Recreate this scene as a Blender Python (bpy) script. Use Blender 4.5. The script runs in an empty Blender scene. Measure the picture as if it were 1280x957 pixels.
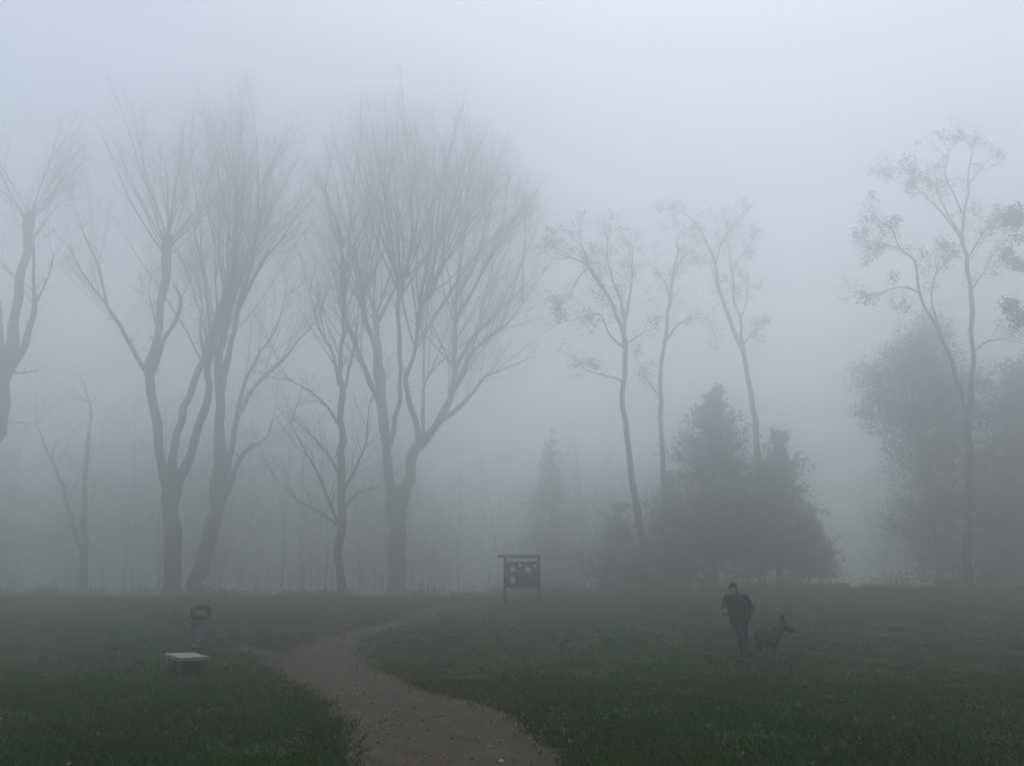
import bpy, bmesh, math, random
import numpy as np
from mathutils import Vector, Matrix

# ------------------------------------------------------------------ camera, sky, sun, exposure
S = bpy.context.scene
COL = S.collection
F_PX, CX, CY, PITCH, CAM_Z = 1108.0, 640.0, 478.5, math.radians(13.2), 1.6
cam_data = bpy.data.cameras.new('camera')
cam_data.sensor_width = 36.0
cam_data.lens = 36.0 * F_PX / 1280.0
cam_data.clip_start = 0.1
cam_data.clip_end = 2000.0
cam = bpy.data.objects.new('camera', cam_data)
cam.location = (0, 0, CAM_Z)
cam.rotation_euler = (math.pi / 2 + PITCH, 0, 0)
COL.objects.link(cam)
S.camera = cam

SUN_EL, SUN_AZ = math.radians(78), math.radians(25)      # azimuth clockwise from +Y
world = bpy.data.worlds.new('World')
S.world = world
world.use_nodes = True
wn, wl = world.node_tree.nodes, world.node_tree.links
wn.clear()
sky = wn.new('ShaderNodeTexSky')
sky.sky_type = 'NISHITA'
sky.sun_disc = False
sky.sun_elevation = SUN_EL
sky.sun_rotation = SUN_AZ
sky.air_density = 1.0
sky.dust_density = 2.0
sky.ozone_density = 1.0
hs = wn.new('ShaderNodeHueSaturation')
hs.inputs['Hue'].default_value = 0.491
hs.inputs['Saturation'].default_value = 0.66
bg = wn.new('ShaderNodeBackground')
bg.inputs['Strength'].default_value = 0.14
wo = wn.new('ShaderNodeOutputWorld')
wl.new(sky.outputs[0], hs.inputs['Color'])
wl.new(hs.outputs[0], bg.inputs['Color'])
wl.new(bg.outputs[0], wo.inputs['Surface'])

sun_data = bpy.data.lights.new('sun', 'SUN')
sun_data.energy = 0.6
sun_data.angle = math.radians(70)
sun_data.color = (1.0, 0.97, 0.93)
sun = bpy.data.objects.new('sun', sun_data)
sd = Vector((math.sin(SUN_AZ) * math.cos(SUN_EL), math.cos(SUN_AZ) * math.cos(SUN_EL), math.sin(SUN_EL)))
sun.rotation_euler = (-sd).to_track_quat('-Z', 'Y').to_euler()
sun.location = (20, 40, 60)
COL.objects.link(sun)

S.view_settings.view_transform = 'Standard'
S.view_settings.look = 'None'
S.view_settings.gamma = 1.0
S.view_settings.exposure = 0.40
S.cycles.volume_bounces = 12
S.cycles.max_bounces = 16
S.cycles.diffuse_bounces = 2
S.cycles.use_denoising = True

FOG_DENSITY = 0.0225
FOG_COLOR = (0.993, 0.993, 0.978)
FOG_G = 0.91

# ------------------------------------------------------------------ geometry of the place
def smooth(t):
    t = np.clip(t, 0, 1)
    return t * t * (3 - 2 * t)

def ground_z(x, y):
    x = np.asarray(x, float); y = np.asarray(y, float)
    rise = 1.25 + 0.5 * smooth((x + 4) / 22.0)
    z = rise * smooth((y - 19.0) / 29.0)
    z = z + 0.035 * np.sin(x * 0.55 + 1.3) * np.cos(y * 0.42) + 0.02 * np.sin(x * 1.3 + y * 0.9)
    return z

def ray(px, py):
    a, b = (px - CX) / F_PX, -(py - CY) / F_PX
    return np.array([a, math.cos(PITCH) - b * math.sin(PITCH), math.sin(PITCH) + b * math.cos(PITCH)])

def at(px, py, Y):
    d = ray(px, py)
    t = Y / d[1]
    return np.array([0, 0, CAM_Z]) + d * t

def on_ground(px, py):
    d = ray(px, py)
    t = 5.0
    while t < 200:
        p = np.array([0, 0, CAM_Z]) + d * t
        if p[2] <= float(ground_z(p[0], p[1])):
            break
        t += 0.02
    p[2] = float(ground_z(p[0], p[1]))
    return p

# ------------------------------------------------------------------ materials
def mat(name, c1, c2, scale=6.0, rough=0.85, bump=0.3, detail=6.0, attr=None, c3=None, scale3=1.0, spec=0.3, bump_scale=None, dist=0.02):
    m = bpy.data.materials.new(name)
    m.use_nodes = True
    n, l = m.node_tree.nodes, m.node_tree.links
    b = n['Principled BSDF']
    b.inputs['Roughness'].default_value = rough
    b.inputs['Specular IOR Level'].default_value = spec
    tc = n.new('ShaderNodeTexCoord')
    geo = n.new('ShaderNodeNewGeometry')
    no = n.new('ShaderNodeTexNoise')
    no.inputs['Scale'].default_value = scale
    no.inputs['Detail'].default_value = detail
    l.new(geo.outputs['Position'], no.inputs['Vector'])
    cr = n.new('ShaderNodeValToRGB')
    cr.color_ramp.elements[0].position = 0.32
    cr.color_ramp.elements[1].position = 0.68
    cr.color_ramp.elements[0].color = (*c1, 1)
    cr.color_ramp.elements[1].color = (*c2, 1)
    l.new(no.outputs['Fac'], cr.inputs['Fac'])
    out = cr.outputs['Color']
    if c3 is not None:
        n3 = n.new('ShaderNodeTexNoise')
        n3.inputs['Scale'].default_value = scale3
        n3.inputs['Detail'].default_value = 5.0
        l.new(geo.outputs['Position'], n3.inputs['Vector'])
        r3 = n.new('ShaderNodeValToRGB')
        r3.color_ramp.elements[0].position = 0.5
        r3.color_ramp.elements[1].position = 0.72
        l.new(n3.outputs['Fac'], r3.inputs['Fac'])
        mx = n.new('ShaderNodeMix')
        mx.data_type = 'RGBA'
        l.new(r3.outputs['Color'], mx.inputs['Factor'])
        l.new(out, mx.inputs['A'])
        mx.inputs['B'].default_value = (*c3, 1)
        out = mx.outputs['Result']
    if attr:
        at_ = n.new('ShaderNodeAttribute')
        at_.attribute_name = attr
        mr = n.new('ShaderNodeMapRange')
        mr.inputs['To Min'].default_value = 0.55
        mr.inputs['To Max'].default_value = 1.5
        l.new(at_.outputs['Fac'], mr.inputs['Value'])
        mu = n.new('ShaderNodeMix')
        mu.data_type = 'RGBA'
        mu.blend_type = 'MULTIPLY'
        mu.inputs['Factor'].default_value = 1.0
        l.new(out, mu.inputs['A'])
        l.new(mr.outputs['Result'], mu.inputs['B'])
        out = mu.outputs['Result']
    l.new(out, b.inputs['Base Color'])
    if bump:
        nb = n.new('ShaderNodeTexNoise')
        nb.inputs['Scale'].default_value = bump_scale or scale * 4
        nb.inputs['Detail'].default_value = 6.0
        l.new(geo.outputs['Position'], nb.inputs['Vector'])
        bp = n.new('ShaderNodeBump')
        bp.inputs['Strength'].default_value = bump
        bp.inputs['Distance'].default_value = dist
        l.new(nb.outputs['Fac'], bp.inputs['Height'])
        l.new(bp.outputs['Normal'], b.inputs['Normal'])
    return m

M = {}
M['soil'] = mat('meadow_soil', (0.010, 0.023, 0.004), (0.022, 0.036, 0.006), 3.0, 0.95, 0.6, c3=(0.040, 0.033, 0.016), scale3=0.35, spec=0.15)
M['grass'] = mat('grass_blade', (0.010, 0.041, 0.003), (0.024, 0.062, 0.005), 1.2, 0.7, 0, attr='tint', c3=(0.052, 0.044, 0.014), scale3=0.55, spec=0.25)
M['path'] = mat('packed_earth', (0.022, 0.0175, 0.0125), (0.064, 0.048, 0.030), 3.0, 0.9, 0.6, c3=(0.024, 0.0185, 0.0135), scale3=0.9, spec=0.2, bump_scale=22, dist=0.03)
M['pebble'] = mat('pebble', (0.035, 0.029, 0.022), (0.13, 0.11, 0.09), 9, 0.85, 0, attr='tint')
M['leaf_litter'] = mat('leaf_litter', (0.075, 0.050, 0.026), (0.13, 0.095, 0.05), 6, 0.8, 0, attr='tint')
M['pale_leaf'] = mat('pale_dead_leaf', (0.22, 0.18, 0.12), (0.34, 0.29, 0.21), 20, 0.75, 0.2)
M['brown_leaf'] = mat('brown_dead_leaf', (0.055, 0.035, 0.02), (0.10, 0.065, 0.035), 20, 0.75, 0.2)
M['white_stone'] = mat('white_stone', (0.30, 0.29, 0.27), (0.42, 0.41, 0.39), 20, 0.8, 0.3)
M['bark'] = mat('grey_bark', (0.035, 0.032, 0.028), (0.085, 0.078, 0.070), 2.5, 0.95, 0.8, spec=0.15, c3=(0.055, 0.065, 0.045), scale3=0.6)
M['bark2'] = mat('dark_bark', (0.028, 0.025, 0.022), (0.065, 0.058, 0.052), 3.0, 0.95, 0.8, spec=0.15)
M['twig'] = mat('twig', (0.040, 0.033, 0.028), (0.075, 0.064, 0.054), 1.5, 0.9, 0, spec=0.15)
M['dead_leaves'] = mat('withered_leaves', (0.045, 0.042, 0.024), (0.090, 0.075, 0.042), 2.0, 0.8, 0, attr='tint', spec=0.15)
M['evergreen'] = mat('evergreen_needles', (0.018, 0.036, 0.013), (0.040, 0.066, 0.025), 1.0, 0.8, 0, attr='tint', spec=0.15)
M['evergreen2'] = mat('olive_needles', (0.030, 0.042, 0.018), (0.058, 0.070, 0.032), 1.0, 0.8, 0, attr='tint', spec=0.15)
M['shrub_leaf'] = mat('shrub_leaves', (0.026, 0.032, 0.018), (0.055, 0.055, 0.032), 0.8, 0.8, 0, attr='tint', spec=0.15)
M['brown_foliage'] = mat('russet_leaves', (0.045, 0.036, 0.024), (0.080, 0.062, 0.042), 0.8, 0.8, 0, attr='tint', spec=0.15)
M['concrete'] = mat('pale_concrete', (0.15, 0.155, 0.14), (0.25, 0.255, 0.23), 7, 0.85, 0.4, c3=(0.15, 0.16, 0.135), scale3=2.5)
M['concrete_dark'] = mat('shade_dark_concrete', (0.018, 0.020, 0.018), (0.045, 0.048, 0.042), 8, 0.9, 0.5)  # shadow under the bench slab put into the colour; bin foot shares it
M['bin_grey'] = mat('bin_grey_metal', (0.09, 0.094, 0.10), (0.13, 0.134, 0.14), 10, 0.6, 0.1)
M['bin_dark'] = mat('bin_dark_metal', (0.012, 0.013, 0.014), (0.024, 0.026, 0.028), 14, 0.55, 0.1)
M['wood'] = mat('weathered_wood', (0.035, 0.028, 0.022), (0.07, 0.056, 0.044), 9, 0.85, 0.4)
M['board'] = mat('dark_pinboard', (0.016, 0.016, 0.018), (0.032, 0.032, 0.034), 12, 0.8, 0.2)
M['paper'] = mat('paper_sheet', (0.55, 0.56, 0.56), (0.72, 0.72, 0.70), 9, 0.8, 0)
M['skin'] = mat('skin', (0.36, 0.22, 0.165), (0.44, 0.28, 0.21), 18, 0.55, 0.05)
M['eye'] = mat('eye', (0.02, 0.015, 0.012), (0.04, 0.03, 0.025), 30, 0.2, 0)
M['hair'] = mat('dark_hair', (0.010, 0.008, 0.006), (0.028, 0.022, 0.017), 60, 0.6, 0.5)
M['jacket'] = mat('dark_jacket', (0.007, 0.008, 0.011), (0.017, 0.019, 0.024), 7, 0.75, 0.5, dist=0.03, bump_scale=11)
M['jeans'] = mat('denim', (0.011, 0.017, 0.034), (0.025, 0.036, 0.062), 8, 0.85, 0.4, dist=0.02, bump_scale=14)
M['shoe'] = mat('dark_shoe', (0.012, 0.012, 0.012), (0.03, 0.028, 0.026), 20, 0.6, 0.2)
M['phone'] = mat('dark_plastic', (0.008, 0.008, 0.009), (0.014, 0.014, 0.016), 20, 0.35, 0)

# ------------------------------------------------------------------ mesh helpers
def mesh_np(name, verts, faces, material, parent=None, origin=(0, 0, 0), smooth_shade=True, tint=None, face_n=4):
    verts = np.asarray(verts, np.float32).reshape(-1, 3) - np.asarray(origin, np.float32)
    faces = np.asarray(faces, np.int32).reshape(-1, face_n)
    me = bpy.data.meshes.new(name)
    me.vertices.add(len(verts))
    me.vertices.foreach_set('co', verts.ravel())
    me.loops.add(faces.size)
    me.loops.foreach_set('vertex_index', faces.ravel())
    me.polygons.add(len(faces))
    me.polygons.foreach_set('loop_start', np.arange(0, faces.size, face_n, dtype=np.int32))
    me.polygons.foreach_set('use_smooth', np.full(len(faces), smooth_shade))
    if tint is not None:
        a = me.attributes.new('tint', 'FLOAT', 'POINT')
        a.data.foreach_set('value', np.asarray(tint, np.float32))
    me.update(calc_edges=True)
    me.validate()
    me.materials.append(material)
    o = bpy.data.objects.new(name, me)
    COL.objects.link(o)
    if parent is not None:
        o.parent = parent
    else:
        o.location = origin
    return o

def tag(o, label=None, cat=None, group=None, kind=None):
    if label: o['label'] = label
    if cat: o['category'] = cat
    if group: o['group'] = group
    if kind: o['kind'] = kind
    return o

def thing(name, loc, label, cat, group=None, rz=0.0):
    o = bpy.data.objects.new(name, None)
    o.empty_display_size = 0.3
    o.location = loc
    o.rotation_euler = (0, 0, rz)
    COL.objects.link(o)
    return tag(o, label, cat, group)

def bm_obj(name, bm, material, parent=None, shade=False, bevel=0.0):
    if bevel:
        bmesh.ops.bevel(bm, geom=list(bm.edges), offset=bevel, segments=2, affect='EDGES', profile=0.6)
    bmesh.ops.recalc_face_normals(bm, faces=bm.faces)
    me = bpy.data.meshes.new(name)
    bm.to_mesh(me); bm.free()
    for p in me.polygons: p.use_smooth = shade
    me.materials.append(material)
    o = bpy.data.objects.new(name, me)
    COL.objects.link(o)
    o.parent = parent
    return o

def bm_box(bm, c, s, rot=None, taper=1.0):
    vs = []
    for dz in (-.5, .5):
        k = taper if dz > 0 else 1.0
        for dx, dy in ((-.5, -.5), (.5, -.5), (.5, .5), (-.5, .5)):
            v = Vector((dx * s[0] * k, dy * s[1] * k, dz * s[2]))
            if rot: v = rot @ v
            vs.append(bm.verts.new(v + Vector(c)))
    for f in ((0, 3, 2, 1), (4, 5, 6, 7), (0, 1, 5, 4), (1, 2, 6, 5), (2, 3, 7, 6), (3, 0, 4, 7)):
        bm.faces.new([vs[i] for i in f])

def unit(v):
    return v / np.maximum(np.linalg.norm(v, axis=-1, keepdims=True), 1e-9)

def tubes(P, R, n):
    """P (N,K,3) polylines, R (N,K) radii -> verts, quad faces"""
    N, K, _ = P.shape
    T = np.gradient(P, axis=1)
    T = unit(T)
    ref = np.where(np.abs(T[:, :1, 2:3]) > 0.8, np.array([1.0, 0, 0]), np.array([0, 0, 1.0]))
    ref = np.broadcast_to(ref, T.shape)
    U = unit(np.cross(T, ref))
    V = np.cross(T, U)
    a = np.arange(n) * 2 * math.pi / n
    ring = P[:, :, None, :] + R[:, :, None, None] * (np.cos(a)[None, None, :, None] * U[:, :, None, :] + np.sin(a)[None, None, :, None] * V[:, :, None, :])
    verts = ring.reshape(-1, 3)
    i = np.arange(N)[:, None, None] * K * n
    k = np.arange(K - 1)[None, :, None] * n
    s = np.arange(n)[None, None, :]
    s2 = (s + 1) % n
    f = np.stack([i + k + s, i + k + s2, i + k + n + s2, i + k + n + s], -1).reshape(-1, 4)
    return verts, f

class Acc:
    def __init__(self): self.v, self.f, self.t, self.n = [], [], [], 0
    def add(self, v, f, t=None):
        self.v.append(v); self.f.append(f + self.n); self.n += len(v)
        self.t.append(np.full(len(v), 0.5) if t is None else t)
    def build(self, name, material, parent=None, origin=(0, 0, 0), tint=False, shade=True):
        return mesh_np(name, np.concatenate(self.v), np.concatenate(self.f), material, parent, origin, shade, np.concatenate(self.t) if tint else None)

def catmull(p, per=6):
    p = np.asarray(p, float)
    if len(p) < 3: per = per * 2
    q = np.vstack([2 * p[0] - p[1], p, 2 * p[-1] - p[-2]])
    out = []
    for i in range(1, len(q) - 2):
        for t in np.arange(per) / per:
            a, b, c, d = q[i - 1], q[i], q[i + 1], q[i + 2]
            out.append(0.5 * (2 * b + (c - a) * t + (2 * a - 5 * b + 4 * c - d) * t * t + (3 * b - a - 3 * c + d) * t ** 3))
    out.append(p[-1])
    return np.array(out)

def grow(start, d, L, K, trop, wob, rng):
    N = len(start)
    P = np.zeros((N, K, 3)); P[:, 0] = start
    d = unit(d)
    st = (L / (K - 1))[:, None]
    for k in range(1, K):
        d = unit(d + np.array([0, 0, trop]) / (K - 1) + wob * rng.normal(size=(N, 3)))
        P[:, k] = P[:, k - 1] + d * st
    return P

def sample_on(P, m, t0, t1, rng):
    N, K, _ = P.shape
    t = t0 + (t1 - t0) * (np.arange(m)[None] + rng.random((N, m))) / m
    x = t * (K - 1); i = np.minimum(x.astype(int), K - 2); w = (x - i)[..., None]
    a = np.arange(N)[:, None]
    pos = P[a, i] * (1 - w) + P[a, i + 1] * w
    tan = unit(P[a, i + 1] - P[a, i])
    return pos.reshape(-1, 3), tan.reshape(-1, 3), t.reshape(-1)

def spread_dirs(tan, spread, rng):
    r = rng.normal(size=tan.shape)
    r = unit(r - tan * np.sum(r * tan, -1, keepdims=True))
    s = (spread * (0.6 + 0.8 * rng.random(len(tan))))[:, None]
    return unit(tan * np.cos(s) + r * np.sin(s))

def leaves(acc, pos, size, rng, stretch=1.6, droop=0.0):
    """rhombic leaf quads at positions"""
    N = len(pos)
    u = unit(rng.normal(size=(N, 3)) + np.array([0, 0, -droop]))
    w = unit(np.cross(u, rng.normal(size=(N, 3))))
    nrm = np.cross(u, w)
    s = (size * (0.6 + 0.8 * rng.random(N)))[:, None]
    a = pos - u * s * stretch * .5
    c = pos + u * s * stretch * .5
    b = pos + w * s * .5 + nrm * s * .12
    e = pos - w * s * .5 + nrm * s * .12
    v = np.stack([a, b, c, e], 1).reshape(-1, 3)
    f = np.arange(4 * N).reshape(-1, 4)
    acc.add(v, f, np.repeat(rng.random(N), 4))

# ------------------------------------------------------------------ ground, path
def grid(name, xs, ys, zf, material):
    X, Y = np.meshgrid(xs, ys)
    V = np.stack([X, Y, zf(X, Y)], -1).reshape(-1, 3)
    nx, ny = len(xs), len(ys)
    i = (np.arange(ny - 1)[:, None] * nx + np.arange(nx - 1)[None]).reshape(-1)
    return mesh_np(name, V, np.stack([i, i + 1, i + nx + 1, i + nx], -1), material)

xs = np.unique(np.concatenate([np.linspace(-220, -40, 37), np.linspace(-40, 40, 161), np.linspace(40, 220, 37)]))
ys = np.unique(np.concatenate([np.linspace(-120, 0, 25), np.linspace(0, 60, 121), np.linspace(60, 320, 53)]))
tag(grid('ground', xs, ys, ground_z, M['soil']), kind='structure')

def path_strip(name, lpx, rpx, lift, seed):
    rng = np.random.default_rng(seed)
    L = catmull(np.array([on_ground(*p) for p in lpx]), 10)
    Rr = catmull(np.array([on_ground(*p) for p in rpx]), 10)
    def resample(p, n):
        s = np.concatenate([[0], np.cumsum(np.linalg.norm(np.diff(p[:, :2], axis=0), axis=1))])
        u = np.linspace(0, s[-1], n)
        return np.stack([np.interp(u, s, p[:, k]) for k in range(2)], -1)
    n, m = 260, 15
    L, Rr = resample(L, n), resample(Rr, n)
    def frag(n):
        a = np.zeros(n)
        for k, amp in ((6, .10), (17, .07), (45, .05), (110, .03)):
            a += amp * np.interp(np.linspace(0, k, n), np.arange(k + 1), rng.normal(size=k + 1))
        return a[:, None]
    w = unit(Rr - L)
    L = L + w * frag(n); Rr = Rr + w * frag(n)
    t = np.linspace(0, 1, m)[None, :, None]
    G = L[:, None] * (1 - t) + Rr[:, None] * t
    Z = ground_z(G[..., 0], G[..., 1]) + lift
    Z += 0.012 * np.sin(G[..., 0] * 2.1) * np.sin(G[..., 1] * 1.7) * np.sin(np.linspace(0, 1, m) * math.pi)[None]
    V = np.concatenate([G, Z[..., None]], -1).reshape(-1, 3)
    i = (np.arange(n - 1)[:, None] * m + np.arange(m - 1)[None]).reshape(-1)
    o = mesh_np(name, V, np.stack([i, i + 1, i + m + 1, i + m], -1), M['path'])
    tag(o, kind='structure')
    return L, Rr

near_l = [(440, 1010), (429, 957), (420, 925), (411, 902), (383, 866), (357, 842), (352, 828), (366, 816), (392, 804), (425, 793), (470, 781), (510, 769), (552, 758), (585, 752)]
near_r = [(770, 1010), (713, 957), (659, 924), (605, 893), (534, 866), (487, 847), (460, 831), (450, 817), (455, 803), (474, 791), (508, 781), (552, 768), (600, 758), (640, 752)]
PL, PR = path_strip('path', near_l, near_r, 0.016, 1)
spur_l = [(300, 806), (330, 812), (360, 816), (392, 812)]
spur_r = [(296, 811), (320, 824), (343, 838), (385, 852)]
SL, SR = path_strip('path', spur_l, spur_r, 0.010, 2)

def inside(poly, pts):
    x, y = pts[:, 0], pts[:, 1]
    c = np.zeros(len(pts), bool)
    j = len(poly) - 1
    for i in range(len(poly)):
        xi, yi = poly[i]; xj, yj = poly[j]
        if yi != yj:
            c ^= ((yi > y) != (yj > y)) & (x < (xj - xi) * (y - yi) / (yj - yi) + xi)
        j = i
    return c
poly_main = np.vstack([PL[::3], PR[::-3]])
poly_spur = np.vstack([SL[::6], SR[::-6]])
def on_path(p): return inside(poly_main, p) | inside(poly_spur, p)

def scatter(n, y0, y1, rng, power=1.0):
    y = y0 + (y1 - y0) * rng.random(n) ** power
    x = (rng.random(n) * 2 - 1) * (0.66 * y + 0.6)
    return np.stack([x, y], -1)

def grass():
    rng = np.random.default_rng(5)
    p = np.vstack([scatter(210000, 7.5, 17, rng, 1.1), scatter(110000, 17, 33, rng, 1.0), scatter(60000, 33, 60, rng, 1.3)])
    jit = p + rng.normal(size=p.shape) * 0.11
    keep = ~inside(poly_main, jit) & (~inside(poly_spur, jit) | (rng.random(len(p)) < .45)) | (rng.random(len(p)) < .002)
    p = p[keep]
    # clumps: thin out by a smooth random field
    fld = np.sin(p[:, 0] * 2.3 + 1.7 * np.sin(p[:, 1] * 1.1)) + np.sin(p[:, 1] * 2.9 + 1.3 * np.sin(p[:, 0] * 1.9)) + 0.8 * rng.normal(size=len(p))
    p, fld = p[fld > -1.5], fld[fld > -1.5]
    tc = scatter(900, 7.5, 30, rng, 1.1)                       # taller tufts
    tc = tc[~on_path(tc)]
    tp = np.repeat(tc, 34, 0) + rng.normal(size=(len(tc) * 34, 2)) * np.repeat(.04 + .07 * rng.random(len(tc)), 34)[:, None]
    nt = len(tp)
    p = np.vstack([p, tp]); fld = np.concatenate([fld, np.full(nt, 5.0)])
    N = len(p)
    z = ground_z(p[:, 0], p[:, 1]) - 0.01
    h = (0.032 + 0.04 * rng.random(N)) * (1 + 0.18 * np.clip(fld, -1, 5))
    wd = 0.002 + 0.003 * rng.random(N) + 0.00028 * p[:, 1]
    a = rng.random(N) * 2 * math.pi
    lean = rng.normal(size=(N, 2)) * 0.55 * h[:, None]
    b = np.column_stack([p, z])
    dx = np.column_stack([np.cos(a) * wd, np.sin(a) * wd, np.zeros(N)])
    mid = b + np.column_stack([lean * .3, h * .62])
    tip = b + np.column_stack([lean, h])
    V = np.stack([b - dx, b + dx, mid + dx * .8, tip, mid - dx * .8], 1).reshape(-1, 3)
    F = np.arange(5 * N).reshape(-1, 5)
    o = mesh_np('grass', V, F, M['grass'], tint=np.repeat(rng.random(N), 5), face_n=5, smooth_shade=False)
    tag(o, 'short dark green meadow grass on both sides of the path', 'grass', kind='stuff')
grass()

def litter():
    rng = np.random.default_rng(8)
    p = scatter(9000, 7.5, 30, rng, 1.1)
    d = on_path(p)
    # more along the path edges
    e = np.vstack([PL, PR])[rng.integers(0, len(PL) * 2, 1500)] + rng.normal(size=(1500, 2)) * 0.35
    p = np.vstack([p[~d][:2200], p[d][:160], e])
    dr = scatter(26, 8, 24, rng, 1.0)
    p = np.vstack([p, np.repeat(dr, 38, 0) + rng.normal(size=(26 * 38, 2)) * np.array([.7, .35])])
    p = p[p[:, 1] < 30]
    acc = Acc()
    pos = np.column_stack([p, ground_z(p[:, 0], p[:, 1]) + 0.032])
    N = len(pos)
    a = rng.random(N) * 6.283
    u = np.column_stack([np.cos(a), np.sin(a), rng.normal(size=N) * .25])
    w = np.column_stack([-np.sin(a), np.cos(a), rng.normal(size=N) * .25])
    s = (0.018 + 0.026 * rng.random(N))[:, None]
    up = np.array([0, 0, 1.0])
    V = np.stack([pos - u * s, pos + w * s * .6 + up * s * .3, pos + u * s, pos - w * s * .6 + up * s * .3], 1).reshape(-1, 3)
    acc.add(V, np.arange(4 * N).reshape(-1, 4), np.repeat(rng.random(N), 4))
    tag(acc.build('leaf_litter', M['leaf_litter'], tint=True, shade=False), 'small brown fallen leaves strewn over grass and path edges', 'leaf litter', kind='stuff')
    # gravel on the path
    q = scatter(70000, 7.5, 26, rng, 1.3)
    q = q[on_path(q)]
    N = len(q)
    c = np.column_stack([q, ground_z(q[:, 0], q[:, 1]) + 0.018])
    r = (0.004 + 0.016 * rng.random(N) ** 3)
    a = rng.random(N) * 6.283
    vs = [c + np.column_stack([np.cos(a + k) * r, np.sin(a + k) * r, np.zeros(N)]) for k in (0, 1.57, 3.14, 4.71)]
    vs.append(c + np.column_stack([r * .2, r * .1, r * .8]))
    V = np.stack(vs, 1).reshape(-1, 3)
    b = np.arange(N)[:, None] * 5
    Fs = np.concatenate([b + np.array([[0, 1, 4]]), b + np.array([[1, 2, 4]]), b + np.array([[2, 3, 4]]), b + np.array([[3, 0, 4]])])
    o = mesh_np('gravel', V, Fs, M['pebble'], tint=np.repeat(rng.random(N), 5), face_n=3, smooth_shade=False)
    tag(o, 'fine brown grey grit on the earth path', 'gravel', kind='stuff')
litter()

# ------------------------------------------------------------------ bare trees
def limb_mesh(name, pts, parent, origin, material, rng, knob=False, n=9, crook=.03, thick=1.0):
    P = np.array([at(x, y, Y) for x, y, w, Y in pts])
    R = np.array([w * Y / F_PX * 0.5 * thick for x, y, w, Y in pts])
    A = catmull(np.column_stack([P, R]), 6)
    P, R = A[:, :3], np.maximum(A[:, 3], 0.006)
    K = len(P)
    S_ = np.concatenate([[0], np.cumsum(np.linalg.norm(np.diff(P, axis=0), axis=1))])
    nk = max(3, int(S_[-1] / 1.1))
    kn = np.linspace(0, S_[-1], nk)
    sm = lambda: np.interp(S_, kn, rng.normal(size=nk))
    env = np.clip(S_ / 2.0, 0, 1)[:, None]
    P = P + env * np.stack([sm(), sm(), sm() * .3], -1) * (R[:, None] * 0.16 + crook)
    R = R * (1 + 0.07 * sm())
    if not knob and name == 'limb': R = R * (1 - .45 * np.linspace(0, 1, K) ** 2)
    if knob:
        t = np.linspace(0, 1, K)
        R = R * (1 + 0.35 * np.exp(-((t - 0.96) / 0.06) ** 2))
    P = np.vstack([P, P[-1] + unit(P[-1] - P[-2]) * R[-1] * .8]); R = np.append(R, R[-1] * .15)
    v, f = tubes(P[None], R[None], n)
    # bark lumps
    lump = 1 + 0.0 * v[:, :1]
    o = mesh_np(name, v, f, material, parent, origin)
    return P, R

def clip_crown(P, env, rng):
    """shorten shoots that would outgrow the tree's rounded crown (ellipsoid env = centre, radii)"""
    if env is None: return P
    c, r = env
    lim = 0.82 + 0.24 * rng.random(len(P))
    q = np.linalg.norm((P - c) / r, axis=2) / lim[:, None]
    K = P.shape[1]
    out = (q > 1) & (np.arange(K)[None] > 0)
    first = np.where(out.any(1), out.argmax(1), K)          # first point outside
    i = np.clip(first, 1, K - 1)
    a = np.arange(len(P))
    q0, q1 = q[a, i - 1], q[a, i]
    w = np.clip((1 - q0) / np.maximum(q1 - q0, 1e-6), .15, 1)
    f = np.where(first < K, (i - 1 + w) / (K - 1), 1.0)
    f = np.maximum(f, .18)[:, None]
    x = np.linspace(0, 1, K)[None] * f * (K - 1)            # resample along the kept length
    j = np.minimum(x.astype(int), K - 2); u = (x - j)[..., None]
    return P[a[:, None], j] * (1 - u) + P[a[:, None], j + 1] * u

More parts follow.
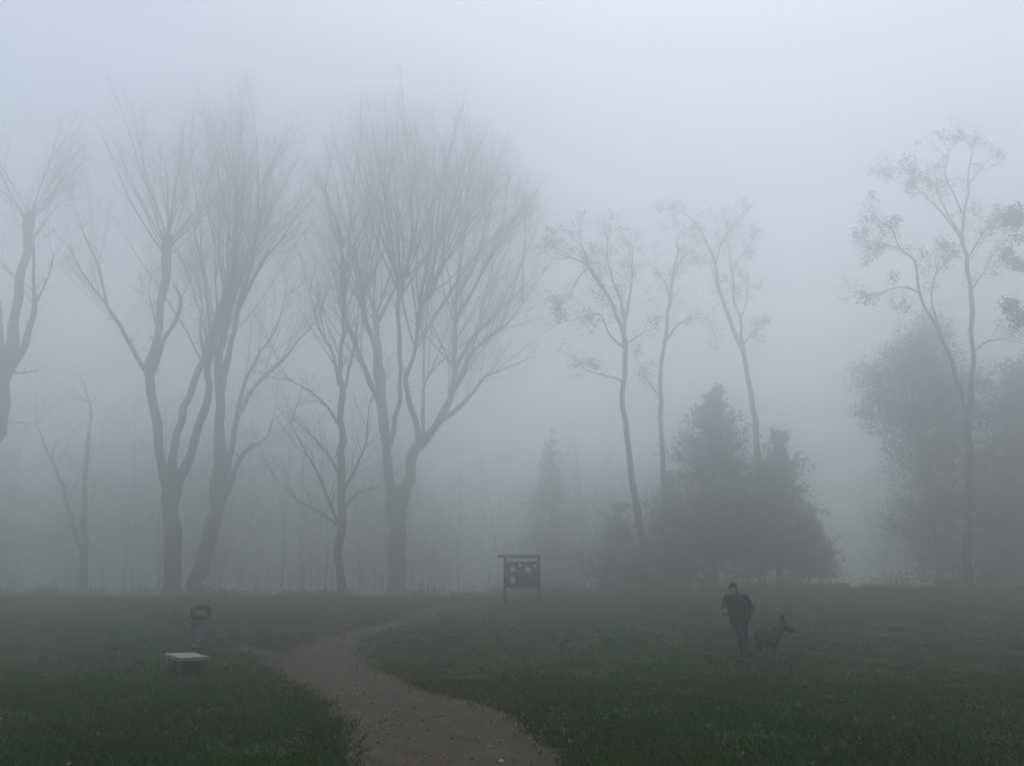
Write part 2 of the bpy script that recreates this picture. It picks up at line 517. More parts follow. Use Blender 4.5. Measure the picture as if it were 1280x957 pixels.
def fill_crown(acc, P0, R0, spec, rng, lv, env=None):
    """grow shoots from one limb: spec=(n, Lmin, Lmax, spread, t0)"""
    n, l0, l1, spr, t0 = spec
    n = max(4, int(round(n * lv.get('thin', 1)))); spr = spr * (1.2 if 'thin' in lv else 1)
    pos, tan, t = sample_on(P0[None], n, t0, 0.99, rng)
    pos[-max(1, n // 3):] = P0[-2]                     # several from the very end
    d = spread_dirs(tan, spr, rng)
    d[:, 2] = np.where(d[:, 2] < .1, .1 + .3 * rng.random(n), d[:, 2]) if 'thin' in lv else d[:, 2]
    L = (l0 + (l1 - l0) * rng.random(n)) * lv.get('stretch', 1)
    K1 = 9
    A = clip_crown(grow(pos, d, L, K1, lv['trop1'], lv['wob'], rng), env, rng)
    L = np.linalg.norm(np.diff(A, axis=1), axis=2).sum(1)
    r0 = np.minimum(L * lv['r1'], 0.9 * np.interp(t, np.linspace(0, 1, len(R0)), R0) + 0.01)
    acc.add(*tubes(A, r0[:, None] * np.linspace(1, .22, K1)[None], 4))
    B, C = None, None
    m2 = lv['m2']
    pos, tan, t = sample_on(A, m2, .22, .97, rng)
    L2 = np.repeat(L, m2) * lv['l2'] * (1.15 - .6 * t) * (0.6 + .8 * rng.random(len(t)))
    B = clip_crown(grow(pos, spread_dirs(tan, lv['s2'], rng), L2, 6, lv['trop2'], lv['wob'] * 1.2, rng), env, rng)
    rb = np.clip(L2 * 0.005, .004, .018)
    acc.add(*tubes(B, rb[:, None] * np.linspace(1, .35, 6)[None], 3))
    m3 = lv['m3']
    if m3:
        pos, tan, t = sample_on(B, m3, .15, 1, rng)
        L3 = np.repeat(L2, m3) * lv['l3'] * (0.5 + .9 * rng.random(len(t)))
        C = clip_crown(grow(pos, spread_dirs(tan, lv['s3'], rng), L3, 4, lv['trop3'], lv['wob'] * 1.5, rng), env, rng)
        acc.add(*tubes(C, np.full((len(C), 1), lv['r3'] * 1.2) * np.linspace(1, .5, 4)[None], 3))
    return A, B, C

POPLAR = dict(trop1=.42, trop2=.40, trop3=.2, wob=.075, r1=.0052, m2=8, l2=.44, s2=.46, m3=5, l3=.48, s3=.52, r3=.0074, thin=.70, thick=.80, stretch=1.25, crook=.05, fuzz=1)
SLIM = dict(crook=.06, trop1=.35, trop2=.3, trop3=.2, wob=.09, r1=.009, m2=5, l2=.45, s2=.65, m3=4, l3=.45, s3=.7, r3=.006)
ALDER = dict(trop1=.25, trop2=.2, trop3=.05, wob=.13, r1=.011, m2=6, l2=.5, s2=.75, m3=5, l3=.5, s3=.8, r3=.007, crook=.05, thick=.80)

def tree(name, label, cat, group, base_px, Y, limbs, lv, seed, bark='bark', leaf=None, crown=None):
    """limbs: list of (points[(x, y, width_px, dY)], shoots spec or None, knob). First is the trunk."""
    rng = np.random.default_rng(seed)
    Y *= KD
    bp = at(base_px, 742, Y)
    base = (float(bp[0]), float(Y), float(ground_z(bp[0], Y)))
    root = thing(name, base, label, cat, group)
    acc = Acc()
    lf = Acc()
    env = None
    if crown:
        cx, cy, rx, ry = crown
        c0, c1 = at(cx, cy, Y), at(cx, cy - ry, Y)
        env = (c0, np.array([rx * Y / F_PX, rx * Y / F_PX, c1[2] - c0[2]]))
    for i, (pts, spec, knob) in enumerate(limbs):
        pts = [(x, y, w, Y + d * KD) for x, y, w, d in pts]
        if spec: spec = (spec[0], spec[1] * KD, spec[2] * KD, spec[3], spec[4])
        if i == 0:
            x, y, w, Yb = pts[0]
            # extend trunk into the ground
            x1, y1, w1, _ = pts[1]
            zb = base[2] - 0.35
            yb = y
            while at(x, yb, Yb)[2] > zb: yb += 1
            pts = [(x, yb, w * 1.35, Yb)] + [(x, y - 8, w * 1.02, Yb)] + pts[1:]
        P, R = limb_mesh('trunk' if i == 0 else 'limb', pts, root, base, M[bark], rng, knob, 10 if i == 0 else 7, lv.get('crook', .03), lv.get('thick', 1.0))
        if spec:
            r = fill_crown(acc, P, R, spec, rng, lv, env)
            if lv.get('fuzz') and i > 0:                       # water shoots and broken stubs along the limb
                S_len = np.linalg.norm(P[-1] - P[0])
                fill_crown(acc, P, R * .35, (max(5, int(S_len * 1.1)), .7, 2.2, 1.0, .12), rng, dict(lv, stretch=1, thin=1, m2=4, m3=3, trop1=.9), env)
                k = max(2, int(S_len * .22))
                sp, st, tt_ = sample_on(P[None], k, .1, .85, rng)
                T = grow(sp, spread_dirs(st, .95, rng), .3 + .7 * rng.random(k), 4, .3, .1, rng)
                acc.add(*tubes(T, (.035 + .04 * rng.random(k))[:, None] * np.array([1.2, 1, .9, .55])[None], 5))
            if leaf and r is not None:
                B, C = r[1], r[2]
                src = C if C is not None else B
                k = rng.random(len(src)) < leaf['frac']
                src = src[k]
                if len(src):
                    # leaves hang in bunches
                    keep = np.sin(src[:, -1, 0] * 2.1 + seed) + np.sin(src[:, -1, 2] * 2.7) + rng.normal(size=len(src)) * .6 > leaf.get('thr', 0)
                    src = src[keep]
                    n = leaf['n']
                    pos = np.repeat(src[:, 1:].reshape(-1, 3), n, 0)
                    pos = pos + rng.normal(size=pos.shape) * leaf['jit'] * KD
                    leaves(lf, pos, leaf['size'] * KD, rng, 1.5, .5)
    if acc.n: acc.build('twigs', M['twig'], root, base)
    if lf.n: lf.build('foliage', M[leaf['mat']], root, base, tint=True, shade=False)
    return root

KD = 1.48            # metres per drafted metre for everything beyond the meadow
G_BIG = 'tall bare trees with brush-like crowns'
# far-left leaning tree, trunk foot outside the frame
tree('bare_tree', 'tall bare tree with slanting trunk and knobbed pollard head nearest the thin double-stemmed tree', 'tree', G_BIG, -48, 42, [
    ([(-48, 745, 36, 0), (-30, 640, 33, 0), (-10, 540, 31, 0), (5, 470, 26, 0), (17, 410, 16, .3), (28, 345, 14, .6), (36, 300, 13, .8), (38, 268, 13, 1)], (26, 5.0, 9.0, .60, .93), True),
    ([(6, 470, 16, 0), (26, 440, 12, -.4), (41, 392, 10, -.9), (43, 340, 7, -1.2), (43, 298, 5, -1.4)], (10, 2.0, 5, .6, .45), False),
    ([(4, 465, 15, 0), (2, 420, 12, .8), (-4, 370, 11, 1.5), (-14, 310, 9, 2.0), (-24, 255, 8, 2.4)], (14, 4, 8, .5, .7), True),
    ([(10, 464, 4, 0), (30, 466, 3, -.5), (50, 461, 2, -1)], (6, 1, 2, .7, .2), False),
    ([(42, 385, 5, -1), (58, 352, 3, -1.4), (66, 325, 2, -1.5)], (9, 1, 2.6, .6, .1), False),
], POPLAR, 11, crown=(28, 262, 100, 182))

# forked tree with thin left limb
tree('bare_tree', 'tall bare tree forking low into three limbs, its thin outer limb reaching away alone', 'tree', G_BIG, 213, 45, [
    ([(213, 744, 27, 0), (214, 690, 25.5, 0), (215, 640, 25.5, 0), (215, 612, 24, 0), (216, 600, 15, 0)], None, False),
    ([(213, 664, 13, 0), (211, 632, 16, 0), (208, 608, 17, -.1), (203, 586, 16, -.3), (196, 546, 15.5, -.5), (190, 496, 15, -.8), (186, 463, 15, -1), (193, 436, 12, -1), (199, 407, 12, -.9), (207, 353, 12, -.7), (208, 296, 12, -.5)], (30, 4.5, 8.2, .36, .93), True),
    ([(187, 470, 8, -1), (171, 446, 8, -1.3), (150, 408, 7, -1.7), (134, 382, 6.5, -2), (123, 336, 4.5, -2.3), (106, 290, 3, -2.5), (90, 252, 2, -2.7)], (13, 1.6, 4.4, .42, .3), False),
    ([(134, 382, 5, -2), (113, 355, 4, -1.6), (96, 328, 3, -1.2), (84, 305, 2, -1)], (9, 1.4, 3.6, .45, .2), False),
    ([(190, 470, 8, -1), (205, 430, 7, -1.6), (218, 405, 7, -2), (225, 385, 7, -2.2), (225, 370, 5, -2.3), (217, 356, 3, -2.3)], (5, 1, 3, .5, .5), False),
    ([(197, 412, 4, -.9), (193, 395, 3.5, -1.2), (186, 369, 2.5, -1.4)], (4, 1, 2.5, .4, .5), False),
    ([(215, 662, 13, 0), (218, 630, 15, 0), (224, 604, 16, .1), (236, 578, 14.5, .3), (250, 540, 14, .5), (258, 490, 13, .8), (267, 428, 12, 1.2), (283, 372, 11, 1.6), (296, 322, 9, 1.8), (303, 268, 7, 2)], (22, 4.5, 8.5, .34, .55), False),
    ([(214, 650, 12, 0), (215, 610, 15, .2), (217, 575, 14, .5), (223, 534, 12.5, 1.1), (240, 486, 12, 1.8), (254, 440, 11, 2.4), (272, 398, 10, 3), (284, 340, 8, 3.3), (286, 280, 7, 3.5)], (22, 4.5, 9, .34, .55), False),
    ([(254, 440, 6, 2.4), (250, 415, 5, 2.8), (253, 390, 3, 3)], (6, 1.5, 4.5, .5, .4), False),
], POPLAR, 12, crown=(218, 300, 156, 212))

# leaning twin behind it
tree('bare_tree', 'tall bare tree with slanting trunk rising close behind the low-forked one, many upright limbs', 'tree', G_BIG, 245, 48, [
    ([(245, 744, 23, 0), (251, 712, 22, 0), (259, 676, 22, 0), (267, 640, 22, 0), (272, 609, 22, 0), (275, 560, 18, 0), (274, 500, 15, 0), (275, 450, 14, -.3), (280, 395, 13, -.8), (290, 335, 11, -1), (294, 285, 9, -1.1), (296, 240, 8, -1.1)], (34, 5, 9.3, .36, .60), False),
    ([(273, 520, 9, 0), (280, 470, 9, -.9), (297, 392, 9, -1.8), (310, 350, 8, -2.1), (321, 300, 7, -2.4), (324, 240, 6, -2.6)], (22, 4.5, 8.8, .32, .5), False),
    ([(296, 392, 7, -1.8), (322, 336, 6, -2.6), (347, 304, 5, -3.2), (372, 268, 3.5, -3.7)], (15, 3, 6.0, .35, .3), False),
    ([(267, 662, 8, 0), (276, 626, 11, 0), (287, 602, 10.5, .4), (298, 577, 9, .9), (310, 561, 8, 1.3), (332, 548, 5, 1.6), (343, 525, 4, 1.8)], (8, 2, 4, .5, .3), False),
    ([(272, 640, 8, 0), (282, 596, 10, .4), (292, 545, 9, 1.4), (308, 497, 8, 2), (335, 466, 7, 2.6), (362, 440, 6, 3), (393, 402, 4, 3.5)], (14, 2, 5, .42, .3), False),
    ([(291, 545, 8, 1.4), (300, 500, 7, .6), (310, 469, 6, 0), (327, 440, 5, -.4), (343, 415, 4, -.7), (358, 372, 3, -1)], (13, 2, 5, .42, .3), False),
    ([(273, 470, 8, 0), (262, 400, 7, .8), (254, 340, 6, 1.4), (244, 292, 5, 1.8)], (18, 4, 8, .34, .3), False),
    ([(280, 420, 8, 0), (300, 350, 7, 1.8), (316, 300, 6, 2.8), (334, 250, 5, 3.4)], (16, 4, 8, .34, .4), False),
], POPLAR, 13, crown=(306, 340, 132, 256))

# slim tree in front of the wide one
tree('bare_tree', 'slim straight bare tree with thin side branches before the widest crowned tree', 'tree', None, 428, 44, [
    ([(428, 744, 11, 0), (427, 680, 10, 0), (426, 609, 9.5, 0), (426, 525, 9, 0), (424, 479, 8, 0), (426, 442, 5, .2), (430, 400, 4, .4), (431, 350, 2.5, .5), (428, 310, 1.5, .6)], (26, 2.0, 4.2, .5, .55), False),
    ([(424, 482, 5, 0), (417, 446, 4, -.5), (404, 420, 3.2, -.9), (394, 398, 2.5, -1.2), (388, 365, 1.5, -1.4)], (10, 1.6, 3.4, .5, .3), False),
    ([(426, 500, 4.5, 0), (436, 463, 4, .8), (444, 425, 3, 1.2), (448, 385, 2, 1.4)], (10, 1.6, 3.4, .5, .3), False),
    ([(423, 655, 5, 0), (415, 636, 4.5, -.6), (398, 596, 4, -1.3), (384, 572, 3.2, -1.7), (365, 530, 2, -2)], (11, 1.4, 3.4, .6, .2), False),
    ([(422, 590, 4, 0), (408, 566, 3.5, .6), (394, 548, 3, 1), (369, 526, 2, 1.4)], (9, 1.4, 3.2, .6, .2), False),
    ([(423, 530, 4, 0), (410, 511, 3.5, -.8), (386, 488, 3, -1.5), (361, 474, 2, -2)], (9, 1.4, 3.2, .6, .2), False),
    ([(429, 615, 5, 0), (434, 603, 4.5, -.5), (450, 570, 4, -1), (458, 540, 3, -1.3), (462, 505, 2, -1.5)], (10, 1.4, 3.2, .5, .2), False),
    ([(429, 640, 4, 0), (440, 622, 3.5, .6), (458, 612, 2.5, 1.1), (480, 606, 1.6, 1.5)], (8, 1.2, 2.6, .6, .2), False),
    ([(422, 656, 4, 0), (398, 640, 3.2, .7), (372, 626, 2.4, 1.2), (344, 600, 1.6, 1.6)], (9, 1.2, 3, .6, .2), False),
], SLIM, 14)

# widest tree
tree('bare_tree', 'widest bare tree with a broad fan-shaped crown, its stout trunk standing beyond the path bend', 'tree', G_BIG, 497, 50, [
    ([(497, 744, 29, 0), (497, 700, 28, 0), (496, 660, 28, 0), (496, 630, 27, 0), (496, 612, 16, 0)], None, False),
    ([(495, 684, 14, 0), (492, 648, 17, 0), (488, 618, 17, -.1), (484, 590, 15, -.3), (484, 546, 15, -.6), (473, 497, 13, -1), (458, 470, 11, -1.4), (441, 425, 10, -1.8), (430, 386, 9.5, -2), (427, 330, 8, -2.3), (424, 290, 7, -2.5), (407, 240, 4.5, -2.8)], (30, 5, 9.5, .34, .55), False),
    ([(473, 500, 9, -1), (470, 442, 9, -.4), (458, 408, 9, 0), (452, 372, 10, .2)], (26, 5.5, 11.5, .36, .85), True),
    ([(485, 560, 9, -.4), (480, 500, 9, 1), (474, 440, 8, 1.8), (470, 390, 8, 2.3)], (20, 5.5, 11.5, .34, .8), True),
    ([(487, 556, 9, -.4), (499, 505, 8, -1.3), (501, 462, 7.5, -1.8), (499, 400, 7, -2.2), (503, 352, 7, -2.4)], (26, 5, 11.5, .36, .85), True),
    ([(498, 682, 15, 0), (500, 648, 18, 0), (505, 616, 18, .1), (511, 592, 17, .3), (521, 562, 17, .5), (545, 530, 14, .9), (566, 484, 12, 1.4), (569, 425, 10, 1.9), (570, 385, 9, 2.1), (575, 330, 7, 2.4), (585, 280, 5.5, 2.6)], (34, 4.5, 9, .4, .5), False),
    ([(524, 558, 11, .5), (522, 530, 10, -.1), (511, 500, 9, -.9), (507, 474, 9, -1.3), (518, 442, 8, -1.7), (524, 396, 8, -2), (541, 365, 7, -2.2), (556, 330, 6, -2.5)], (30, 5, 10.5, .38, .55), False),
    ([(524, 400, 6, -2), (530, 350, 6, -.8), (540, 300, 5, -.2), (545, 255, 4, .2)], (18, 4, 8, .34, .3), False),
    ([(530, 548, 7, .6), (528, 510, 6, 1.6), (532, 480, 5, 2), (546, 456, 4, 2.4)], (12, 3, 8, .4, .4), False),
    ([(548, 528, 9, .9), (572, 510, 8, 1.8), (592, 490, 7, 2.4), (612, 468, 5.5, 2.8), (658, 450, 3, 3.2)], (18, 2.5, 6, .45, .3), False),
    ([(565, 490, 8, 1.3), (580, 460, 7, .3), (592, 437, 6, -.4), (624, 412, 5, -1), (655, 380, 3, -1.4)], (20, 3, 7, .42, .3), False),
    ([(568, 462, 7, 1.5), (590, 425, 6, 2.8), (612, 400, 5, 3.4), (645, 368, 4, 4), (672, 342, 2.5, 4.4)], (20, 3, 6.5, .42, .3), False),
    ([(570, 400, 6, 2), (592, 360, 5.5, .9), (612, 322, 4.5, .2), (632, 285, 3, -.4)], (20, 3, 6.5, .4, .3), False),
    ([(572, 370, 6, 2.2), (594, 330, 5, 3.4), (606, 290, 4, 4), (615, 250, 3, 4.4)], (16, 3, 6.5, .38, .3), False),
], POPLAR, 15, crown=(528, 360, 186, 266))

# thin double-stemmed tree far left
tree('bare_tree', 'thin bare double-stemmed tree standing alone on the far meadow edge', 'tree', None, 104, 54, [
    ([(104, 745, 9, 0), (104, 690, 8, 0), (105, 650, 7, 0), (108, 580, 6, 0), (112, 540, 3.5, 0), (113, 505, 2, 0)], (20, 1.6, 4, .9, .25), False),
    ([(104, 692, 6, 0), (94, 667, 5.5, -.6), (87, 636, 5, -1), (69, 588, 4, -1.5), (54, 552, 2.5, -1.8), (44, 530, 1.5, -2)], (16, 1.6, 4, .8, .2), False),
], dict(SLIM, trop1=.05), 16)

# sparse-leaved trees on the right
LEAF = dict(frac=.42, n=3, jit=.13, size=.066, mat='dead_leaves', thr=.3)
G_SP = 'thin sparse-leaved trees by the evergreens'
tree('sparse_tree', 'thin crooked tree with a tilted stem and ragged sparse crown, nearest the notice board', 'tree', G_SP, 806, 45, [
    ([(806, 744, 13, 0), (803, 690, 12, 0), (797, 632, 11, 0), (786, 568, 9, 0), (780, 507, 8, 0), (779, 428, 8, 0), (771, 395, 6, -.3), (754, 361, 5, -.7), (735, 333, 3.5, -1), (714, 322, 2, -1.2)], (13, 1.0, 2.6, .6, .6), False),
    ([(779, 435, 6, 0), (780, 390, 5, .7), (770, 362, 4.5, 1), (760, 330, 3, 1.2), (758, 300, 2, 1.3)], (13, 1.0, 2.4, .6, .35), False),
    ([(779, 410, 5, .2), (788, 370, 4, 1.3), (790, 335, 3, 1.9), (793, 310, 2, 2.2)], (10, 1.0, 2.2, .6, .35), False),
    ([(752, 360, 3.5, -.7), (738, 340, 3, -1.6), (728, 312, 2.4, -2), (723, 294, 1.6, -2.2)], (9, .8, 1.9, .7, .3), False),
    ([(778, 434, 4, 0), (762, 418, 3.2, -1), (750, 394, 2.6, -1.6), (730, 398, 1.8, -2), (714, 402, 1.2, -2.2)], (10, .7, 1.7, .7, .3), False),
    ([(779, 478, 3.5, 0), (770, 472, 3, .6), (752, 468, 2.4, 1.2), (731, 461, 1.8, 1.7), (719, 446, 1.2, 2)], (8, .7, 1.7, .7, .3), False),
    ([(779, 432, 3, 0), (792, 424, 2.4, -.8), (806, 414, 1.6, -1.2)], (6, .7, 1.5, .7, .3), False),
    ([(735, 334, 3, -1), (720, 352, 2.2, -.3), (708, 378, 1.4, 0)], (7, .6, 1.4, .7, .3), False),
], ALDER, 21, 'bark2', LEAF)
tree('sparse_tree', 'thinnest sparse tree with almost leafless stem between two crooked ones', 'tree', G_SP, 831, 50, [
    ([(831, 744, 10, 0), (830, 660, 9, 0), (829, 583, 8, 0), (824, 532, 7.5, 0), (827, 470, 7, 0), (833, 420, 6, 0), (838, 370, 5, 0), (845, 326, 3.5, 0), (846, 300, 2, 0)], (15, .9, 2.4, .6, .65), False),
    ([(834, 425, 4, 0), (848, 406, 3.2, -.8), (866, 399, 2.5, -1.4), (884, 397, 1.6, -1.8)], (8, .8, 1.8, .7, .3), False),
    ([(838, 372, 4, 0), (830, 352, 3, .8), (818, 334, 2, 1.2)], (8, .8, 2.0, .7, .3), False),
    ([(841, 345, 3, 0), (854, 322, 2.4, .9), (866, 312, 1.6, 1.3)], (7, .8, 1.8, .7, .3), False),
    ([(826, 500, 3, 0), (814, 480, 2, -.8), (806, 462, 1.4, -1.2)], (5, .7, 1.5, .7, .3), False),
], ALDER, 22, 'bark2', dict(LEAF, frac=.3))
tree('sparse_tree', 'crooked sparse tree with tall twin-stemmed crown rising behind the dark evergreen cone', 'tree', G_SP, 954, 51.6, [
    ([(954, 744, 13, 0), (951, 640, 12, 0), (947, 565, 10, 0), (943, 520, 9, 0), (938, 487, 8, 0), (930, 445, 8, 0), (915, 407, 6.5, -.3), (900, 365, 5.5, -.6), (894, 332, 4.5, -.8), (881, 298, 3, -1), (860, 269, 1.8, -1.2)], (13, .9, 2.1, .6, .65), False),
    ([(931, 452, 6, 0), (927, 407, 5, .6), (917, 374, 4.5, .9), (913, 324, 3.5, 1.2), (907, 284, 2, 1.4)], (11, .8, 1.9, .55, .4), False),
    ([(894, 334, 3.2, -.8), (902, 305, 2.6, -1.6), (915, 286, 2, -2), (928, 272, 1.4, -2.2)], (9, .8, 1.7, .6, .3), False),
    ([(914, 340, 3.2, 1.1), (928, 318, 2.4, 1.9), (940, 302, 1.5, 2.3)], (8, .8, 1.7, .6, .3), False),
    ([(930, 430, 3, .3), (942, 414, 2.2, 1.2), (953, 410, 1.4, 1.6)], (6, .6, 1.3, .7, .3), False),
    ([(925, 402, 2.6, .6), (934, 375, 2, -.4), (932, 350, 1.4, -.8)], (6, .7, 1.4, .7, .3), False),
], ALDER, 23, 'bark2', LEAF)
tree('sparse_tree', 'tall sparse-leaved tree forking midway, one stem upright and one leaning, before the leafy thicket', 'tree', None, 1211, 40, [
    ([(1211, 744, 13, 0), (1211, 674, 12, 0), (1212, 590, 11.5, 0), (1211, 524, 11, 0), (1215, 458, 7.5, .3), (1215, 404, 7.5, .5), (1213, 360, 7, .6), (1210, 329, 6.5, .6), (1204, 301, 5, .5), (1204, 267, 4, .4), (1210, 229, 3, .3), (1217, 188, 1.8, .2)], (12, .8, 2.0, .6, .62), False),
    ([(1211, 530, 8, 0), (1204, 500, 7, -.4), (1194, 477, 6.5, -.7), (1187, 445, 6, -1), (1168, 404, 6, -1.4), (1151, 367, 5.5, -1.7), (1143, 329, 4.5, -1.9), (1124, 310, 3.5, -2.1), (1115, 285, 2.6, -2.2), (1099, 276, 1.8, -2.3)], (11, .7, 1.6, .65, .62), False),
    ([(1204, 268, 3.2, .4), (1190, 241, 2.8, -.5), (1182, 213, 2.2, -1), (1185, 190, 1.4, -1.2)], (8, .7, 1.6, .6, .3), False),
    ([(1205, 303, 4, .5), (1184, 276, 3.4, 1.4), (1162, 251, 2.6, 2), (1143, 235, 2, 2.3), (1118, 227, 1.2, 2.6)], (9, .7, 1.6, .6, .3), False),
    ([(1206, 300, 3.2, .5), (1182, 262, 2.6, .1), (1166, 228, 2, -.2), (1138, 214, 1.4, -.5)], (8, .7, 1.6, .6, .3), False),
    ([(1212, 320, 3.4, .6), (1222, 303, 2.8, -.3), (1230, 290, 2.2, -.7), (1241, 280, 1.4, -1)], (9, .7, 1.5, .6, .25), False),
    ([(1209, 232, 2.2, .3), (1224, 214, 1.8, 1), (1238, 196, 1.2, 1.4)], (6, .6, 1.4, .6, .3), False),
    ([(1124, 311, 3, -2.1), (1108, 306, 2.2, -1.4), (1083, 301, 1.4, -1)], (10, .6, 1.3, .6, .2), False),
    ([(1151, 367, 3.4, -1.7), (1135, 360, 2.8, -2.6), (1115, 361, 2.4, -3.2), (1090, 369, 1.8, -3.6), (1072, 365, 1.2, -4)], (9, .6, 1.4, .65, .3), False),
    ([(1176, 416, 3.4, -1.3), (1165, 375, 2.8, -.5), (1167, 345, 2, 0), (1176, 325, 1.4, .3)], (8, .7, 1.6, .6, .3), False),
    ([(1216, 440, 3.4, .4), (1232, 428, 2.8, -.5), (1252, 424, 2.2, -1), (1280, 430, 1.6, -1.4)], (6, .7, 1.6, .6, .3), False),
    ([(1213, 365, 3, .6), (1226, 345, 2.4, 1.4), (1238, 322, 1.6, 1.8)], (7, .7, 1.6, .6, .3), False),
], ALDER, 24, 'bark2', dict(LEAF, size=.07))
# leafy branches reaching in from the right edge
tree('leafy_tree', 'nearer leafy tree whose drooping dark leaf sprays hang beyond the tall forked sparse tree', 'tree', None, 1372, 36, [
    ([(1372, 760, 30, 0), (1370, 600, 27, 0), (1364, 450, 23, 0), (1358, 340, 18, 0), (1354, 240, 12, 0), (1350, 160, 7, 0)], (14, 1.2, 2.4, .7, .5), False),
    ([(1360, 400, 10, 0), (1338, 350, 8, -.5), (1312, 318, 6, -1), (1290, 300, 4, -1.3), (1274, 288, 2, -1.5)], (12, .5, 1.0, .7, .3), False),
    ([(1362, 440, 9, 0), (1335, 390, 7, .5), (1310, 356, 5, .9), (1288, 338, 3, 1.2), (1270, 330, 2, 1.3)], (12, .5, 1.0, .7, .3), False),
    ([(1362, 470, 9, 0), (1330, 428, 7, -.7), (1300, 404, 4, -1.2), (1280, 392, 2, -1.5)], (11, .5, .9, .7, .3), False),
], ALDER, 25, 'bark2', dict(LEAF, frac=.7, n=3, size=.085, mat='shrub_leaf', thr=-.3))

# ------------------------------------------------------------------ evergreens and leafy thicket
def conifer(name, label, px, py_top, py_bot, half_px, Y, seed, material, cat='tree', group=None, dens=1.0, lean=0, skirt=0.0, power=0.85):
    rng = np.random.default_rng(seed)
    Y *= KD
    top = at(px + lean, py_top, Y)
    bx = at(px, 742, Y)[0]
    base = np.array([bx, Y, float(ground_z(bx, Y))])
    zb = at(px, py_bot, Y)[2]
    half = half_px * Y / F_PX
    root = thing(name, tuple(map(float, base)), label, cat, group)
    H = top[2] - base[2]
    tt = np.linspace(0, 1, 14)
    P = (base - np.array([0, 0, .3]))[None] * (1 - tt[:, None]) + top[None] * tt[:, None]
    P[1:-1, :2] += rng.normal(size=(12, 2)) * .05
    v, f = tubes(P[None], ((0.02 + 0.018 * H) * (1 - tt) + .015)[None], 8)
    mesh_np('trunk', v, f, M['bark2'], root, base)
    n = int(250 * dens)
    u = 1 - (1 - rng.random(n)) ** .62
    z = zb + (top[2] - .2 - zb) * u
    w = np.clip((z - base[2]) / H, 0, 1)[:, None]
    start = base[None] * (1 - w) + top[None] * w
    a = rng.random(n) * 2 * math.pi
    lobes = 1 + .22 * np.sin(a * 3 + seed) + .16 * np.sin(z * 1.9 + a * 2)
    r = half * (1 - u) ** power * lobes * (0.30 + .95 * rng.random(n) ** 1.3) + (.10 + .38 * rng.random(n)) * (1 - u) ** .35
    d = np.column_stack([np.cos(a), np.sin(a), 0.25 + 1.6 * u ** 2 + .3 * rng.normal(size=n)])
    A = grow(start, d, r, 7, -.15, .06, rng)
    br = Acc()
    br.add(*tubes(A, (.006 + .011 * r)[:, None] * np.linspace(1, .2, 7)[None], 3))
    m2 = 7
    pos, tan, t = sample_on(A, m2, .25, 1, rng)
    L2 = np.repeat(r, m2) * .30 * (1.3 - .7 * t) * (.5 + rng.random(len(t))) + .06 + .06 * np.repeat(1 - u, m2)
    B = grow(pos, spread_dirs(tan, .8, rng), L2, 5, .12, .1, rng)
    br.add(*tubes(B, np.full((len(B), 1), .008) * np.linspace(1, .4, 5)[None], 3))
    br.build('branches', M['twig'], root, base)
    lf = Acc()
    pos, tan, t = sample_on(B, 8, .05, 1.0, rng)
    pos = pos + rng.normal(size=pos.shape) * .10
    leaves(lf, pos, .135, rng, 2.0, .3)
    lf.build('foliage', M[material], root, base, tint=True, shade=False)
    return root

conifer('evergreen_tree', 'broad dark green conical evergreen with wispy pointed top behind the man', 893, 478, 702, 86, 51, 31, 'evergreen', dens=1.8, power=.72)
conifer('evergreen_tree', 'shorter dense dark evergreen shouldering the broad cone on the dog\'s side', 974, 540, 712, 56, 50, 32, 'evergreen', dens=1.4, power=.5)
conifer('evergreen_tree', 'small low evergreen spreading beside the dense one, lowest of the evergreens', 1012, 640, 722, 34, 51, 36, 'evergreen', dens=.6, power=.6)
conifer('evergreen_tree', 'faint olive green conical evergreen standing behind the notice board', 690, 535, 740, 74, 68, 33, 'evergreen2', dens=1.0, power=1.0)
conifer('evergreen_tree', 'low dark bushy evergreen around the foot of the thinnest sparse tree', 838, 588, 735, 46, 52, 34, 'evergreen', dens=.8, power=.6)
conifer('evergreen_tree', 'low olive bushy evergreen between the notice board and crooked sparse tree', 772, 628, 742, 44, 52, 35, 'evergreen2', dens=.6, power=.6)

